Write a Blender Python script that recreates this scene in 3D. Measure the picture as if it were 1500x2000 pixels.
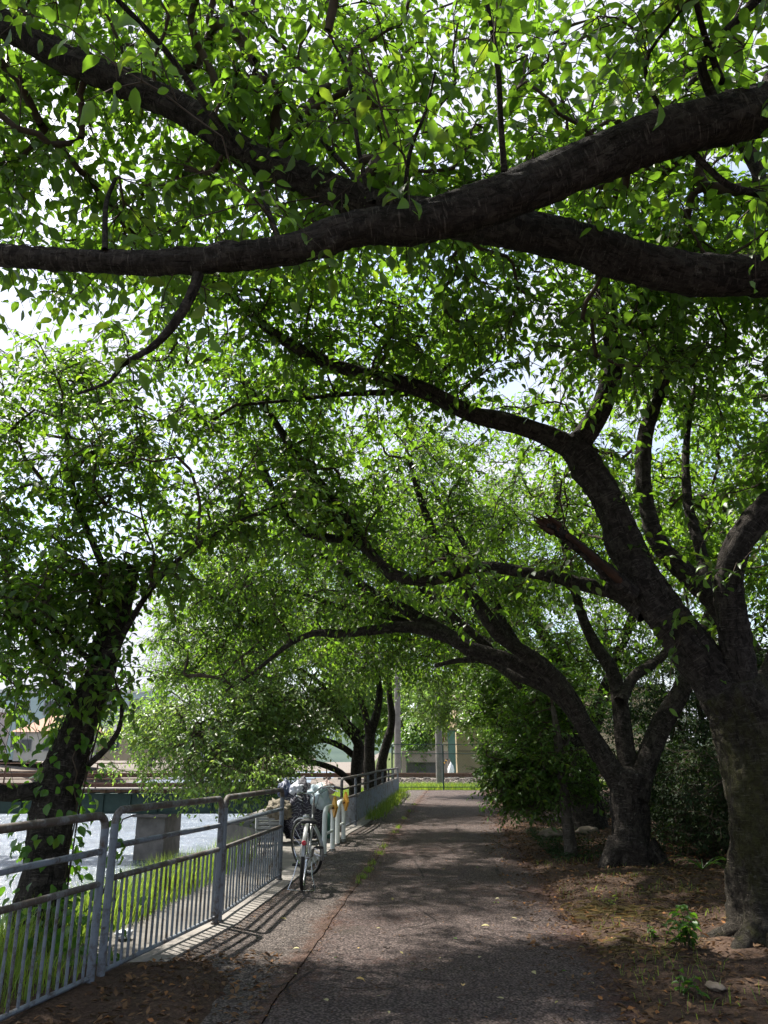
import bpy, bmesh, math, random
import numpy as np
from mathutils import Vector, Matrix, noise

random.seed(7)
rng = np.random.default_rng(7)
R = math.radians
for o in list(bpy.data.objects):
    bpy.data.objects.remove(o)
sc = bpy.context.scene
C = sc.collection

# ------------------------------------------------------------------ camera
CAM_H = 1.5
FPX = 1503.0                       # focal length in pixels of a 1500 x 2000 picture
PITCH = math.atan(465.0 / FPX)
cam_d = bpy.data.cameras.new('camera')
cam = bpy.data.objects.new('camera', cam_d)
C.objects.link(cam)
cam.location = (0, 0, CAM_H)
cam.rotation_euler = (math.pi / 2 + PITCH, 0, 0)
cam_d.sensor_fit = 'VERTICAL'
cam_d.sensor_height = 24.0
cam_d.lens = 24.0 * FPX / 2000.0
cam_d.clip_start = 0.05
cam_d.clip_end = 5000
sc.camera = cam

# ------------------------------------------------------------------ sky and sun
SUN_DIR = Vector((-0.46, 0.42, 1.0)).normalized()
SUN_EL = math.asin(SUN_DIR.z)
SUN_AZ = math.atan2(SUN_DIR.x, SUN_DIR.y)
world = bpy.data.worlds.new('World')
sc.world = world
world.use_nodes = True
wn = world.node_tree.nodes
wl = world.node_tree.links
wn.clear()
w_out = wn.new('ShaderNodeOutputWorld')
w_bg = wn.new('ShaderNodeBackground')
w_sky = wn.new('ShaderNodeTexSky')
w_sky.sky_type = 'NISHITA'
w_sky.sun_disc = False
w_sky.sun_elevation = SUN_EL
w_sky.sun_rotation = SUN_AZ
w_sky.air_density = 1.0
w_sky.dust_density = 2.2
w_sky.ozone_density = 1.2
w_tc = wn.new('ShaderNodeTexCoord')
w_map = wn.new('ShaderNodeMapping')
w_map.inputs['Scale'].default_value = (1.0, 1.0, 2.2)
w_n = wn.new('ShaderNodeTexNoise')
w_n.inputs['Scale'].default_value = 2.6
w_n.inputs['Detail'].default_value = 9
w_n.inputs['Roughness'].default_value = 0.55
w_r = wn.new('ShaderNodeValToRGB')
w_r.color_ramp.elements[0].position = 0.40
w_r.color_ramp.elements[0].color = (0, 0, 0, 1)
w_r.color_ramp.elements[1].position = 0.58
w_r.color_ramp.elements[1].color = (1, 1, 1, 1)
w_mix = wn.new('ShaderNodeMix')
w_mix.data_type = 'RGBA'
w_mix.inputs[7].default_value = (3.3, 3.4, 3.85, 1)      # sunlit cloud
wl.new(w_tc.outputs['Generated'], w_map.inputs['Vector'])
wl.new(w_map.outputs['Vector'], w_n.inputs['Vector'])
wl.new(w_n.outputs['Fac'], w_r.inputs['Fac'])
wl.new(w_r.outputs['Color'], w_mix.inputs[0])
wl.new(w_sky.outputs['Color'], w_mix.inputs[6])
wl.new(w_mix.outputs[2], w_bg.inputs['Color'])
w_bg.inputs['Strength'].default_value = 0.12
wl.new(w_bg.outputs['Background'], w_out.inputs['Surface'])

sun_d = bpy.data.lights.new('sun', 'SUN')
sun_d.energy = 5.0
sun_d.angle = R(1.0)
sun_d.color = (1.0, 0.95, 0.87)
sun = bpy.data.objects.new('sun', sun_d)
C.objects.link(sun)
sun.rotation_euler = (-SUN_DIR).to_track_quat('-Z', 'Y').to_euler()

sc.view_settings.view_transform = 'Standard'
sc.view_settings.look = 'None'
sc.view_settings.gamma = 1.0
sc.view_settings.exposure = 1.4
sc.render.engine = 'CYCLES'
sc.cycles.max_bounces = 8
sc.cycles.diffuse_bounces = 4
sc.cycles.transmission_bounces = 6
sc.cycles.transparent_max_bounces = 6
sc.cycles.glossy_bounces = 2
sc.cycles.sample_clamp_indirect = 6.0
sc.cycles.use_denoising = True
sc.cycles.use_adaptive_sampling = True
sc.cycles.adaptive_threshold = 0.02

# ------------------------------------------------------------------ survey helpers (picture measurements -> metres)
_cp, _sp = math.cos(PITCH), math.sin(PITCH)


def P(u, v, Y):
    """the point in the place seen at (u, v), Y metres ahead of the camera"""
    t = (1000.0 - v) / FPX
    dy = _cp - _sp * t
    dz = _sp + _cp * t
    s = Y / dy
    return Vector((s * (u - 750.0) / FPX, Y, CAM_H + s * dz))


def depth(p):
    return p[1] * _cp + (p[2] - CAM_H) * _sp


def G(u, v, z=0.0):
    """the point of level z seen at (u, v)"""
    t = (1000.0 - v) / FPX
    dy = _cp - _sp * t
    dz = _sp + _cp * t
    s = (z - CAM_H) / dz
    return Vector((s * (u - 750.0) / FPX, s * dy, z))


def pix(p):
    d = depth(p)
    up = -p[1] * _sp + (p[2] - CAM_H) * _cp
    return 750.0 + FPX * p[0] / d, 1000.0 - FPX * up / d


def PL(pts, Y0, Y1=None):
    """limb traced as (u, v, width in px) from Y0 to Y1 ahead -> [(x, y, z, r)]"""
    out = []
    n = len(pts)
    for i, q in enumerate(pts):
        Y = Y0 if Y1 is None else Y0 + (Y1 - Y0) * i / max(1, n - 1)
        if len(q) > 3:
            Y = q[3]
        p = P(q[0], q[1], Y)
        out.append((p.x, p.y, p.z, q[2] * 0.45 * depth(p) / FPX))
    return out


# ------------------------------------------------------------------ mesh helpers
def link(o, parent=None):
    C.objects.link(o)
    if parent is not None:
        o.parent = parent
    return o


def mesh_np(name, verts, faces, nside, mat, smooth=False, attrs=None):
    """verts (n,3), faces (m,nside)"""
    me = bpy.data.meshes.new(name)
    verts = np.asarray(verts, np.float32)
    faces = np.asarray(faces, np.int32)
    me.vertices.add(len(verts))
    me.vertices.foreach_set('co', verts.ravel())
    me.loops.add(faces.size)
    me.loops.foreach_set('vertex_index', faces.ravel())
    me.polygons.add(len(faces))
    me.polygons.foreach_set('loop_start', np.arange(0, faces.size, nside, dtype=np.int32))
    me.polygons.foreach_set('loop_total', np.full(len(faces), nside, np.int32))
    if smooth:
        me.polygons.foreach_set('use_smooth', np.ones(len(faces), bool))
    if attrs:
        for k, a in attrs.items():
            at = me.attributes.new(k, 'FLOAT', 'POINT')
            at.data.foreach_set('value', np.asarray(a, np.float32))
    me.update(calc_edges=True)
    me.materials.append(mat)
    return me


class MB:
    def __init__(s):
        s.v, s.f = [], []

    def box(s, c, d, rot=None, taper=1.0):
        b = len(s.v)
        for k in range(8):
            x = (-.5 if not k & 1 else .5) * d[0]
            y = (-.5 if not k & 2 else .5) * d[1]
            z = (-.5 if not k & 4 else .5) * d[2]
            if k & 4:
                x *= taper
                y *= taper
            p = Vector((x, y, z))
            if rot is not None:
                p = rot @ p
            s.v.append(Vector(c) + p)
        for q in ((0, 2, 3, 1), (4, 5, 7, 6), (0, 1, 5, 4), (2, 6, 7, 3), (0, 4, 6, 2), (1, 3, 7, 5)):
            s.f.append(tuple(b + i for i in q))
        return s

    def tube(s, pts, r, seg=8, cap=True, closed=False):
        pts = [Vector(p) for p in pts]
        n = len(pts)
        rr = r if isinstance(r, (list, tuple)) else [r] * n
        b = len(s.v)
        prev = None
        for i in range(n):
            if closed:
                t = (pts[(i + 1) % n] - pts[i - 1]).normalized()
            else:
                t = (pts[min(i + 1, n - 1)] - pts[max(i - 1, 0)]).normalized()
            if prev is None:
                ref = Vector((0, 0, 1)) if abs(t.z) < .9 else Vector((1, 0, 0))
                u = t.cross(ref).normalized()
            else:
                u = (prev - t * prev.dot(t)).normalized()
            prev = u
            w = t.cross(u)
            for k in range(seg):
                a = 2 * math.pi * k / seg
                s.v.append(pts[i] + (u * math.cos(a) + w * math.sin(a)) * rr[i])
        m = n if closed else n - 1
        for i in range(m):
            j = (i + 1) % n
            for k in range(seg):
                k2 = (k + 1) % seg
                s.f.append((b + i * seg + k, b + i * seg + k2, b + j * seg + k2, b + j * seg + k))
        if cap and not closed:
            s.f.append(tuple(b + k for k in range(seg - 1, -1, -1)))
            s.f.append(tuple(b + (n - 1) * seg + k for k in range(seg)))
        return s

    def lathe(s, prof, seg=16, axis=None, origin=(0, 0, 0)):
        b = len(s.v)
        M = axis if axis is not None else Matrix.Identity(3)
        for (r, z) in prof:
            for k in range(seg):
                a = 2 * math.pi * k / seg
                s.v.append(Vector(origin) + M @ Vector((r * math.cos(a), r * math.sin(a), z)))
        for i in range(len(prof) - 1):
            for k in range(seg):
                k2 = (k + 1) % seg
                s.f.append((b + i * seg + k, b + i * seg + k2, b + (i + 1) * seg + k2, b + (i + 1) * seg + k))
        s.f.append(tuple(b + k for k in range(seg - 1, -1, -1)))
        s.f.append(tuple(b + (len(prof) - 1) * seg + k for k in range(seg)))
        return s

    def prism(s, poly, z0, z1):
        b = len(s.v)
        n = len(poly)
        for p in poly:
            s.v.append(Vector((p[0], p[1], z0)))
        for p in poly:
            s.v.append(Vector((p[0], p[1], z1)))
        s.f.append(tuple(b + i for i in range(n - 1, -1, -1)))
        s.f.append(tuple(b + n + i for i in range(n)))
        for i in range(n):
            j = (i + 1) % n
            s.f.append((b + i, b + j, b + n + j, b + n + i))
        return s

    def xf(s, M):
        s.v = [M @ p for p in s.v]
        return s

    def build(s, name, mat, parent=None, smooth=False, sharp=None):
        me = bpy.data.meshes.new(name)
        me.from_pydata([tuple(p) for p in s.v], [], s.f)
        me.validate()
        me.update()
        if smooth:
            me.polygons.foreach_set('use_smooth', [True] * len(me.polygons))
            try:
                me.set_sharp_from_angle(angle=R(45))
            except Exception:
                pass
        me.materials.append(mat)
        o = bpy.data.objects.new(name, me)
        return link(o, parent)


def tag(o, label=None, cat=None, group=None, kind=None):
    if label:
        o['label'] = label
    if cat:
        o['category'] = cat
    if group:
        o['group'] = group
    if kind:
        o['kind'] = kind
    return o


def thing(name, label, cat, loc=(0, 0, 0), rz=0.0, group=None):
    o = bpy.data.objects.new(name, None)
    o.empty_display_size = 0.2
    C.objects.link(o)
    o.location = loc
    o.rotation_euler = (0, 0, rz)
    bpy.context.view_layer.update()
    return tag(o, label, cat, group)


# ------------------------------------------------------------------ materials
class NT:
    def __init__(s, name):
        s.m = bpy.data.materials.new(name)
        s.m.use_nodes = True
        s.n = s.m.node_tree.nodes
        s.l = s.m.node_tree.links
        s.n.clear()
        s.out = s.n.new('ShaderNodeOutputMaterial')
        s.tc = s.n.new('ShaderNodeTexCoord')
        s.co = s.tc.outputs['Object']

    def world(s):
        g = s.n.new('ShaderNodeNewGeometry')
        s.co = g.outputs['Position']
        return s

    def scale(s, sx, sy, sz, co=None):
        m = s.n.new('ShaderNodeMapping')
        m.inputs['Scale'].default_value = (sx, sy, sz)
        s.l.new(co or s.co, m.inputs['Vector'])
        return m.outputs['Vector']

    def noise(s, scale, detail=4, rough=0.55, co=None, dist=0.0):
        n = s.n.new('ShaderNodeTexNoise')
        n.inputs['Scale'].default_value = scale
        n.inputs['Detail'].default_value = detail
        n.inputs['Roughness'].default_value = rough
        n.inputs['Distortion'].default_value = dist
        s.l.new(co or s.co, n.inputs['Vector'])
        return n.outputs['Fac']

    def voronoi(s, scale, co=None, feature='F1', out='Distance'):
        n = s.n.new('ShaderNodeTexVoronoi')
        n.feature = feature
        n.inputs['Scale'].default_value = scale
        s.l.new(co or s.co, n.inputs['Vector'])
        return n.outputs[out]

    def ramp(s, fac, a, b, ca=(0, 0, 0, 1), cb=(1, 1, 1, 1)):
        r = s.n.new('ShaderNodeValToRGB')
        r.color_ramp.elements[0].position = a
        r.color_ramp.elements[1].position = b
        r.color_ramp.elements[0].color = ca
        r.color_ramp.elements[1].color = cb
        s.l.new(fac, r.inputs['Fac'])
        return r.outputs['Color']

    def mix(s, fac, a, b, mode='MIX'):
        m = s.n.new('ShaderNodeMix')
        m.data_type = 'RGBA'
        m.blend_type = mode
        if isinstance(fac, (int, float)):
            m.inputs[0].default_value = fac
        else:
            s.l.new(fac, m.inputs[0])
        for i, x in ((6, a), (7, b)):
            if isinstance(x, (tuple, list)):
                m.inputs[i].default_value = (*x[:3], 1)
            else:
                s.l.new(x, m.inputs[i])
        return m.outputs[2]

    def math(s, op, a, b=0.0):
        m = s.n.new('ShaderNodeMath')
        m.operation = op
        for i, x in ((0, a), (1, b)):
            if isinstance(x, (int, float)):
                m.inputs[i].default_value = x
            else:
                s.l.new(x, m.inputs[i])
        return m.outputs[0]

    def attr(s, name):
        a = s.n.new('ShaderNodeAttribute')
        a.attribute_name = name
        return a.outputs['Fac']

    def bump(s, h, strength=0.4, dist=0.02):
        b = s.n.new('ShaderNodeBump')
        b.inputs['Strength'].default_value = strength
        b.inputs['Distance'].default_value = dist
        s.l.new(h, b.inputs['Height'])
        return b.outputs['Normal']

    def principled(s, col, rough=0.7, normal=None, metal=0.0, spec=0.5):
        p = s.n.new('ShaderNodeBsdfPrincipled')
        if isinstance(col, (tuple, list)):
            p.inputs['Base Color'].default_value = (*col[:3], 1)
        else:
            s.l.new(col, p.inputs['Base Color'])
        if isinstance(rough, (int, float)):
            p.inputs['Roughness'].default_value = rough
        else:
            s.l.new(rough, p.inputs['Roughness'])
        p.inputs['Metallic'].default_value = metal
        p.inputs['Specular IOR Level'].default_value = spec
        if normal is not None:
            s.l.new(normal, p.inputs['Normal'])
        return p

    def done(s, bsdf):
        s.l.new(bsdf.outputs[0], s.out.inputs['Surface'])
        return s.m


def simple(name, c1, c2, scale=8.0, rough=0.7, metal=0.0, bump=0.15, spec=0.4, world=False):
    t = NT(name)
    if world:
        t.world()
    n = t.noise(scale, 6, .6)
    n2 = t.noise(scale * 9, 3, .6)
    col = t.mix(t.ramp(n, .35, .68), c1, c2)
    col = t.mix(t.math('MULTIPLY', n2, .35), col, tuple(x * .55 for x in c1))
    return t.done(t.principled(col, rough, t.bump(n2, bump, .01), metal, spec))


def leaf_mat(name, dark, light, trans, tw=0.45, rough=0.42, spec=0.5, under=.35):
    t = NT(name)
    r = t.attr('rnd')
    col = t.mix(r, dark, light)
    col = t.mix(t.ramp(r, .86, .97), col, tuple(light[i] * (1.5, 1.15, .8)[i] for i in range(3)))
    g = t.n.new('ShaderNodeNewGeometry')                    # leaf undersides are paler and duller
    pale = t.mix(.55, col, (.085, .115, .075))
    col = t.mix(t.math('MULTIPLY', g.outputs['Backfacing'], under), col, pale)
    tcol = t.mix(r, tuple(x * .68 for x in trans), trans)
    tcol = t.mix(t.ramp(r, .86, .97), tcol, tuple(trans[i] * (1.35, 1.05, 1.0)[i] for i in range(3)))
    p = t.principled(col, rough, None, 0, spec)
    tr = t.n.new('ShaderNodeBsdfTranslucent')
    t.l.new(tcol, tr.inputs['Color'])
    ms = t.n.new('ShaderNodeMixShader')
    ms.inputs[0].default_value = tw
    t.l.new(p.outputs[0], ms.inputs[1])
    t.l.new(tr.outputs[0], ms.inputs[2])
    return t.done(ms)


def bark_mat(name, c1, c2, c3, moss=0.0, scale=1.0):
    """bark laid along the limb: lenticel bands round it, fissures along it"""
    t = NT(name)
    t.world()
    at = t.n.new('ShaderNodeAttribute')
    at.attribute_name = 'bark'
    bv = at.outputs['Vector']
    n1 = t.noise(2.6 * scale, 6, .62)
    n2 = t.noise(15 * scale, 9, .74, None, .8)
    n3 = t.noise(70 * scale, 6, .7)
    fis = t.noise(1.0, 7, .72, t.scale(9, 46, 46, bv), .7)
    band = t.noise(1.0, 6, .68, t.scale(75, 9, 9, bv), .5)
    pl = t.voronoi(1.0, t.mix(.12, t.scale(16, 30, 30, bv), t.n.new('ShaderNodeTexNoise').outputs['Color']), 'F1', 'Color')
    col = t.mix(t.ramp(n1, .3, .7), c1, c2)
    col = t.mix(t.ramp(n2, .46, .68), col, c3)
    col = t.mix(t.math('MULTIPLY', t.ramp(pl, .62, .9), .5), col, tuple(min(1, x * 1.25) for x in c3))
    col = t.mix(t.math('MULTIPLY', t.ramp(band, .57, .66), .75), col, tuple(min(1, x * 1.9) for x in c3))
    col = t.mix(t.math('MULTIPLY', t.ramp(fis, .54, .64), .85), col, tuple(x * .35 for x in c1))
    li = t.noise(13 * scale, 8, .78)
    col = t.mix(t.math('MULTIPLY', t.ramp(li, .60, .67), .6), col, (.20, .19, .165))
    if moss:
        mo = t.noise(3.6, 9, .75, t.scale(1, 1, .5))
        mo = t.math('MULTIPLY', t.ramp(mo, .46, .60), t.math('ADD', .3, t.ramp(n2, .35, .6)))
        col = t.mix(t.math('MULTIPLY', mo, moss), col, (.062, .064, .016))
    h = t.math('ADD', t.math('MULTIPLY', n2, .8), t.math('MULTIPLY', fis, -1.1))
    h = t.math('ADD', h, t.math('ADD', t.math('MULTIPLY', band, .8), t.math('MULTIPLY', n3, .3)))
    return t.done(t.principled(col, .93, t.bump(h, 1.0, .035), 0, .12))


M = {}
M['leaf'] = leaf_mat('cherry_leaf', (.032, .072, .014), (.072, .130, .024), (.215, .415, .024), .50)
M['leaf_far'] = leaf_mat('sunlit_cherry_leaf', (.070, .125, .030), (.115, .185, .055), (.30, .50, .065), .48)  # paler copy of the cherry leaf, sunlight put into its colour
M['leaf_evergreen'] = leaf_mat('evergreen_leaf', (.042, .096, .016), (.085, .160, .028), (.18, .38, .02), .36, .40, .45)
M['leaf_ivy'] = leaf_mat('ivy_leaf', (.03, .085, .014), (.06, .14, .022), (.17, .40, .02), .42)
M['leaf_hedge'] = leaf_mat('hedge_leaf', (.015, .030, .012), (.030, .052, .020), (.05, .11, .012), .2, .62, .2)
M['grass'] = leaf_mat('grass_blade', (.07, .14, .018), (.15, .23, .035), (.34, .50, .05), .45, .5)
M['dry_grass'] = leaf_mat('dry_grass_blade', (.17, .13, .06), (.28, .23, .12), (.3, .24, .1), .3, .7, .2)
M['litter'] = leaf_mat('leaf_litter', (.045, .024, .014), (.17, .10, .05), (.2, .1, .04), .12, .75, .2)
M['yellow_leaf'] = leaf_mat('yellowed_leaf', (.28, .24, .08), (.42, .38, .2), (.3, .28, .1), .2, .6, .3)
M['bark'] = bark_mat('cherry_bark', (.016, .0135, .012), (.034, .029, .025), (.082, .070, .060))
M['bark_moss'] = bark_mat('mossy_bark', (.018, .015, .0125), (.036, .031, .025), (.080, .070, .056), .55)
M['bark_pale'] = bark_mat('pale_bark', (.07, .06, .048), (.11, .095, .075), (.15, .13, .11))
M['twig'] = simple('twig_bark', (.05, .036, .026), (.09, .07, .055), 12, .9, 0, .2, .15)
M['dead_wood'] = simple('dead_wood', (.030, .020, .015), (.075, .040, .026), 9, .95, 0, .9, .1)


def asphalt(name, c1, c2, soil, soil_amt, seed=0.0):
    t = NT(name)
    t.world()
    co = t.co
    ag = t.voronoi(55, co)                       # aggregate
    agc = t.voronoi(55, co, 'F1', 'Color')
    n = t.noise(.6, 8, .65, co)
    n2 = t.noise(2.6, 9, .72, co, .5)
    n3 = t.noise(11, 8, .75, co)
    n4 = t.noise(42, 8, .8, co)
    pit = t.noise(26, 4, .8, co)
    col = t.mix(t.ramp(n2, .35, .66), c1, c2)
    col = t.mix(t.math('MULTIPLY', t.ramp(agc, .45, .95), .6), col, tuple(x * 1.75 for x in c2))
    col = t.mix(t.ramp(ag, .25, .7), col, tuple(x * .38 for x in c1))
    col = t.mix(t.math('MULTIPLY', t.ramp(pit, .55, .68), .75), col, tuple(x * .28 for x in c1))
    e = t.attr('edge')                           # 1 along the borders of the paving
    blot = t.math('ADD', t.math('MULTIPLY', n, .5), t.math('MULTIPLY', n3, .5))
    blot = t.math('ADD', blot, t.math('MULTIPLY', e, .20))
    blot = t.math('ADD', blot, t.math('MULTIPLY', t.math('SUBTRACT', n4, .5), .35))
    sm = t.ramp(blot, .56 - .03 * soil_amt, .68 - .03 * soil_amt)
    scol = t.mix(n4, soil, tuple(x * .4 for x in soil))
    col = t.mix(t.math('MULTIPLY', sm, .8), col, scol)
    mo = t.noise(1.5, 8, .75, t.scale(1, .6, 1))
    col = t.mix(t.math('MULTIPLY', t.ramp(mo, .57, .70), .5), col, (.040, .036, .018))
    cv = t.voronoi(.75, t.mix(.13, co, t.n.new('ShaderNodeTexNoise').outputs['Color']), 'DISTANCE_TO_EDGE')
    ck = t.math('MULTIPLY', t.math('LESS_THAN', cv, .0075), t.ramp(n, .46, .54))
    col = t.mix(t.math('MULTIPLY', ck, .8), col, tuple(x * .2 for x in c1))
    h = t.math('ADD', t.math('MULTIPLY', ag, -.8), t.math('MULTIPLY', n4, .9))
    h = t.math('ADD', h, t.math('MULTIPLY', n3, 1.2))
    h = t.math('ADD', h, t.math('ADD', t.math('MULTIPLY', t.ramp(pit, .5, .65), -.7), t.math('MULTIPLY', ck, -2.0)))
    return t.done(t.principled(col, .9, t.bump(h, 1.0, .022), 0, .25))


M['asphalt'] = asphalt('old_asphalt', (.120, .089, .080), (.188, .143, .128), (.140, .068, .048), 1.2)
M['asphalt_side'] = asphalt('grey_asphalt', (.135, .110, .097), (.205, .170, .150), (.15, .080, .055), .35)


def soil_mat():
    t = NT('forest_soil')
    t.world()
    n = t.noise(1.1, 7, .65)
    n2 = t.noise(14, 8, .72)
    v = t.voronoi(38)
    v2 = t.voronoi(70, None, 'F1', 'Color')
    col = t.mix(t.ramp(n, .3, .7), (.040, .027, .020), (.075, .047, .034))
    col = t.mix(t.math('MULTIPLY', t.ramp(v2, .35, .9), .55), col, (.115, .078, .055))
    col = t.mix(t.ramp(n2, .5, .78), col, (.03, .02, .015))
    g = t.noise(.8, 6, .6)
    col = t.mix(t.math('MULTIPLY', t.ramp(g, .6, .75), .35), col, (.05, .06, .02))
    h = t.math('ADD', n2, t.math('MULTIPLY', v, -.7))
    return t.done(t.principled(col, .95, t.bump(h, .9, .03), 0, .12))


M['soil'] = soil_mat()
M['meadow'] = simple('meadow_soil', (.06, .085, .025), (.10, .12, .04), 3, .95, 0, .3, .1, True)
M['concrete'] = simple('weathered_concrete', (.17, .155, .14), (.27, .25, .225), 3.0, .9, 0, .35, .25, True)
M['concrete_dark'] = simple('stained_concrete', (.105, .097, .085), (.19, .175, .155), 2.0, .9, 0, .35, .25, True)
M['gravel'] = simple('gravel', (.13, .11, .092), (.24, .21, .18), 22, .95, 0, .9, .2, True)
M['black_plastic'] = simple('black_rubber', (.012, .012, .013), (.022, .022, .024), 20, .55, 0, .1, .4)
M['chrome'] = simple('scuffed_chrome', (.55, .55, .56), (.7, .7, .7), 30, .25, 1.0, .05, .5)
M['silver_paint'] = simple('silver_paint', (.26, .265, .26), (.38, .38, .375), 16, .38, .5, .05, .5)
M['red_reflector'] = simple('red_reflector', (.45, .012, .03), (.55, .02, .04), 60, .25, 0, .2, .6)
M['white_paint'] = simple('chalky_white_paint', (.62, .66, .62), (.72, .75, .71), 6, .5, 0, .1, .4)
M['yellow_plate'] = simple('yellow_reflector', (.55, .27, .03), (.68, .36, .05), 14, .45, 0, .1, .5)
M['green_paint'] = simple('green_paint', (.022, .050, .042), (.040, .075, .062), 5, .6, .1, .1, .4)
M['rail_steel'] = simple('rusty_steel', (.10, .055, .035), (.17, .10, .07), 10, .8, .2, .3, .3)
M['rock'] = simple('rock', (.13, .105, .08), (.24, .20, .165), 7, .95, 0, .8, .1)


def painted_rust(name, paint, rust, amt):
    t = NT(name)
    t.world()
    n = t.noise(5.5, 8, .7)
    n2 = t.noise(38, 5, .7)
    f = t.math('ADD', t.math('MULTIPLY', n, .7), t.math('MULTIPLY', n2, .3))
    k = t.ramp(f, .56 - amt * .28, .66 - amt * .22)
    pc = t.mix(t.noise(16, 5, .6), paint, tuple(x * .72 for x in paint))
    rc = t.mix(n2, rust, tuple(x * .5 for x in rust))
    col = t.mix(k, pc, rc)
    return t.done(t.principled(col, .68, t.bump(n2, .25, .004), 0, .35))


M['fence_paint'] = painted_rust('blue_grey_fence_paint', (.165, .19, .222), (.080, .061, .049), .25)
M['fence_rust'] = painted_rust('rust_stained_rail', (.18, .185, .19), (.092, .071, .057), .62)
M['fence_sheet'] = painted_rust('blue_grey_sheet', (.23, .27, .31), (.16, .125, .085), .25)


def water_mat():
    t = NT('rapid_water')
    t.world()
    co = t.scale(1, 1.6, 1)
    n = t.noise(1.3, 8, .7, co, .8)
    n2 = t.noise(6.5, 6, .7, co, .4)
    n3 = t.noise(.25, 5, .6, co)
    foam = t.math('ADD', t.math('MULTIPLY', n, .55), t.math('MULTIPLY', n2, .45))
    foam = t.math('ADD', foam, t.math('MULTIPLY', t.math('SUBTRACT', n3, .5), .45))
    col = t.mix(t.ramp(foam, .46, .62), (.07, .09, .11), (.17, .20, .235))
    h = t.math('ADD', n, t.math('MULTIPLY', n2, .6))
    return t.done(t.principled(col, .22, t.bump(h, .6, .14), 0, .6))


M['water'] = water_mat()

# ------------------------------------------------------------------ layout lines of the place
def interp(x, xs, ys):
    return float(np.interp(x, xs, ys))


FENCE_Y = [-4, 4.1, 5.66, 7.70, 10.08, 15.62, 17.04, 19.32, 20.88, 28.86, 40, 60]
FENCE_X = [-4.3, -2.35, -1.92, -1.49, -1.25, -0.81, -0.59, -0.38, -0.22, 0.49, 1.5, 3.2]
JOINT_Y = [-4, 6.56, 9.45, 20.23, 34]
JOINT_X = [-1.45, -0.58, -0.34, 0.63, 1.9]
RIGHT_Y = [-4, 5.08, 7.84, 9.45, 14.58, 29.5, 34]
RIGHT_X = [1.2, 1.52, 1.78, 1.90, 2.30, 3.75, 4.2]
xf = lambda y: interp(y, FENCE_Y, FENCE_X)
xj = lambda y: interp(y, JOINT_Y, JOINT_X)
xr = lambda y: interp(y, RIGHT_Y, RIGHT_X)
xb = lambda y: xf(y) - interp(y, [0, 10, 12.5, 16, 18.5, 40], [1.7, 1.6, .8, .8, 2.6, 3.5])


def sstep(a, b, x):
    t = min(1, max(0, (x - a) / (b - a)))
    return t * t * (3 - 2 * t)


def gz(x, y):
    """height of the ground"""
    n = noise.noise(Vector((x * .9, y * .9, 0)))
    n2 = noise.noise(Vector((x * 3.7, y * 3.7, 4)))
    if y > 33.0 and x > -3:
        return -.03 + .02 * n
    b = xb(y)
    if x < b:                                           # river bank and bed
        d = b - x
        z = -.22 - 4.3 * sstep(0, 1.7 if y < 12 else .35, d)
        z += 3.6 * sstep(34, 41, -x) + 1.4 * sstep(41, 60, -x)
        z += .25 * noise.noise(Vector((x * .25, y * .25, 9))) * sstep(2, 6, d)
        return z
    e = xf(y)
    if x < e - .85:
        return -.06 - .16 * sstep(e - .85, b, x) + .03 * n
    if x < e + .2 and y > 6.4:
        return -.10
    right = xr(y)
    z = -.035
    z += (.095 + .03 * n + .025 * n2) * sstep(right - .28 + .22 * n + .12 * n2, right + .35, x)
    z += .10 * sstep(right + .2, right + 2.5, x) + .02 * n2 * sstep(right, right + .5, x)
    # leaf mould heaped along the near railing
    q = sstep(6.9 + .5 * n, 5.9 + .4 * n, y) * sstep(-.75 + .35 * n + .2 * n2, -1.25 + .2 * n, x)
    z += q * (.085 + .03 * n2)
    return z


def strip(a, b, step):
    return list(np.arange(a, b, step))


def build_ground():
    xs = strip(-900, -120, 130) + strip(-120, -12, 3) + strip(-12, -5, .5) + strip(-5, 6, .09) + strip(6, 12, .4) + strip(12, 60, 4) + strip(60, 901, 140)
    ys = strip(-60, -4, 8) + strip(-4, 3, .5) + strip(3, 13, .09) + strip(13, 34, .22) + strip(34, 60, 1.5) + strip(60, 200, 14) + strip(200, 1801, 200)
    nx, ny = len(xs), len(ys)
    v = np.empty((ny * nx, 3), np.float32)
    k = 0
    for y in ys:
        for x in xs:
            v[k] = (x, y, gz(x, y))
            k += 1
    i, j = np.meshgrid(np.arange(nx - 1), np.arange(ny - 1))
    a = (j * nx + i).ravel()
    f = np.stack([a, a + 1, a + 1 + nx, a + nx], 1)
    me = mesh_np('ground', v, f, 4, M['soil'], True)
    me.materials.append(M['gravel'])
    me.materials.append(M['meadow'])
    cx = (v[f[:, 0], 0] + v[f[:, 2], 0]) / 2
    cy = (v[f[:, 0], 1] + v[f[:, 2], 1]) / 2
    mi = np.zeros(len(f), np.int32)
    for q in range(len(f)):
        b = xb(cy[q])
        if cx[q] < b - 1.0:
            mi[q] = 1 if cx[q] > -60 else 2
        elif cx[q] < xf(cy[q]) - .8 or cy[q] > 32.6:
            mi[q] = 2
    me.polygons.foreach_set('material_index', mi)
    o = bpy.data.objects.new('ground', me)
    link(o)
    tag(o, kind='structure')


build_ground()


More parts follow.
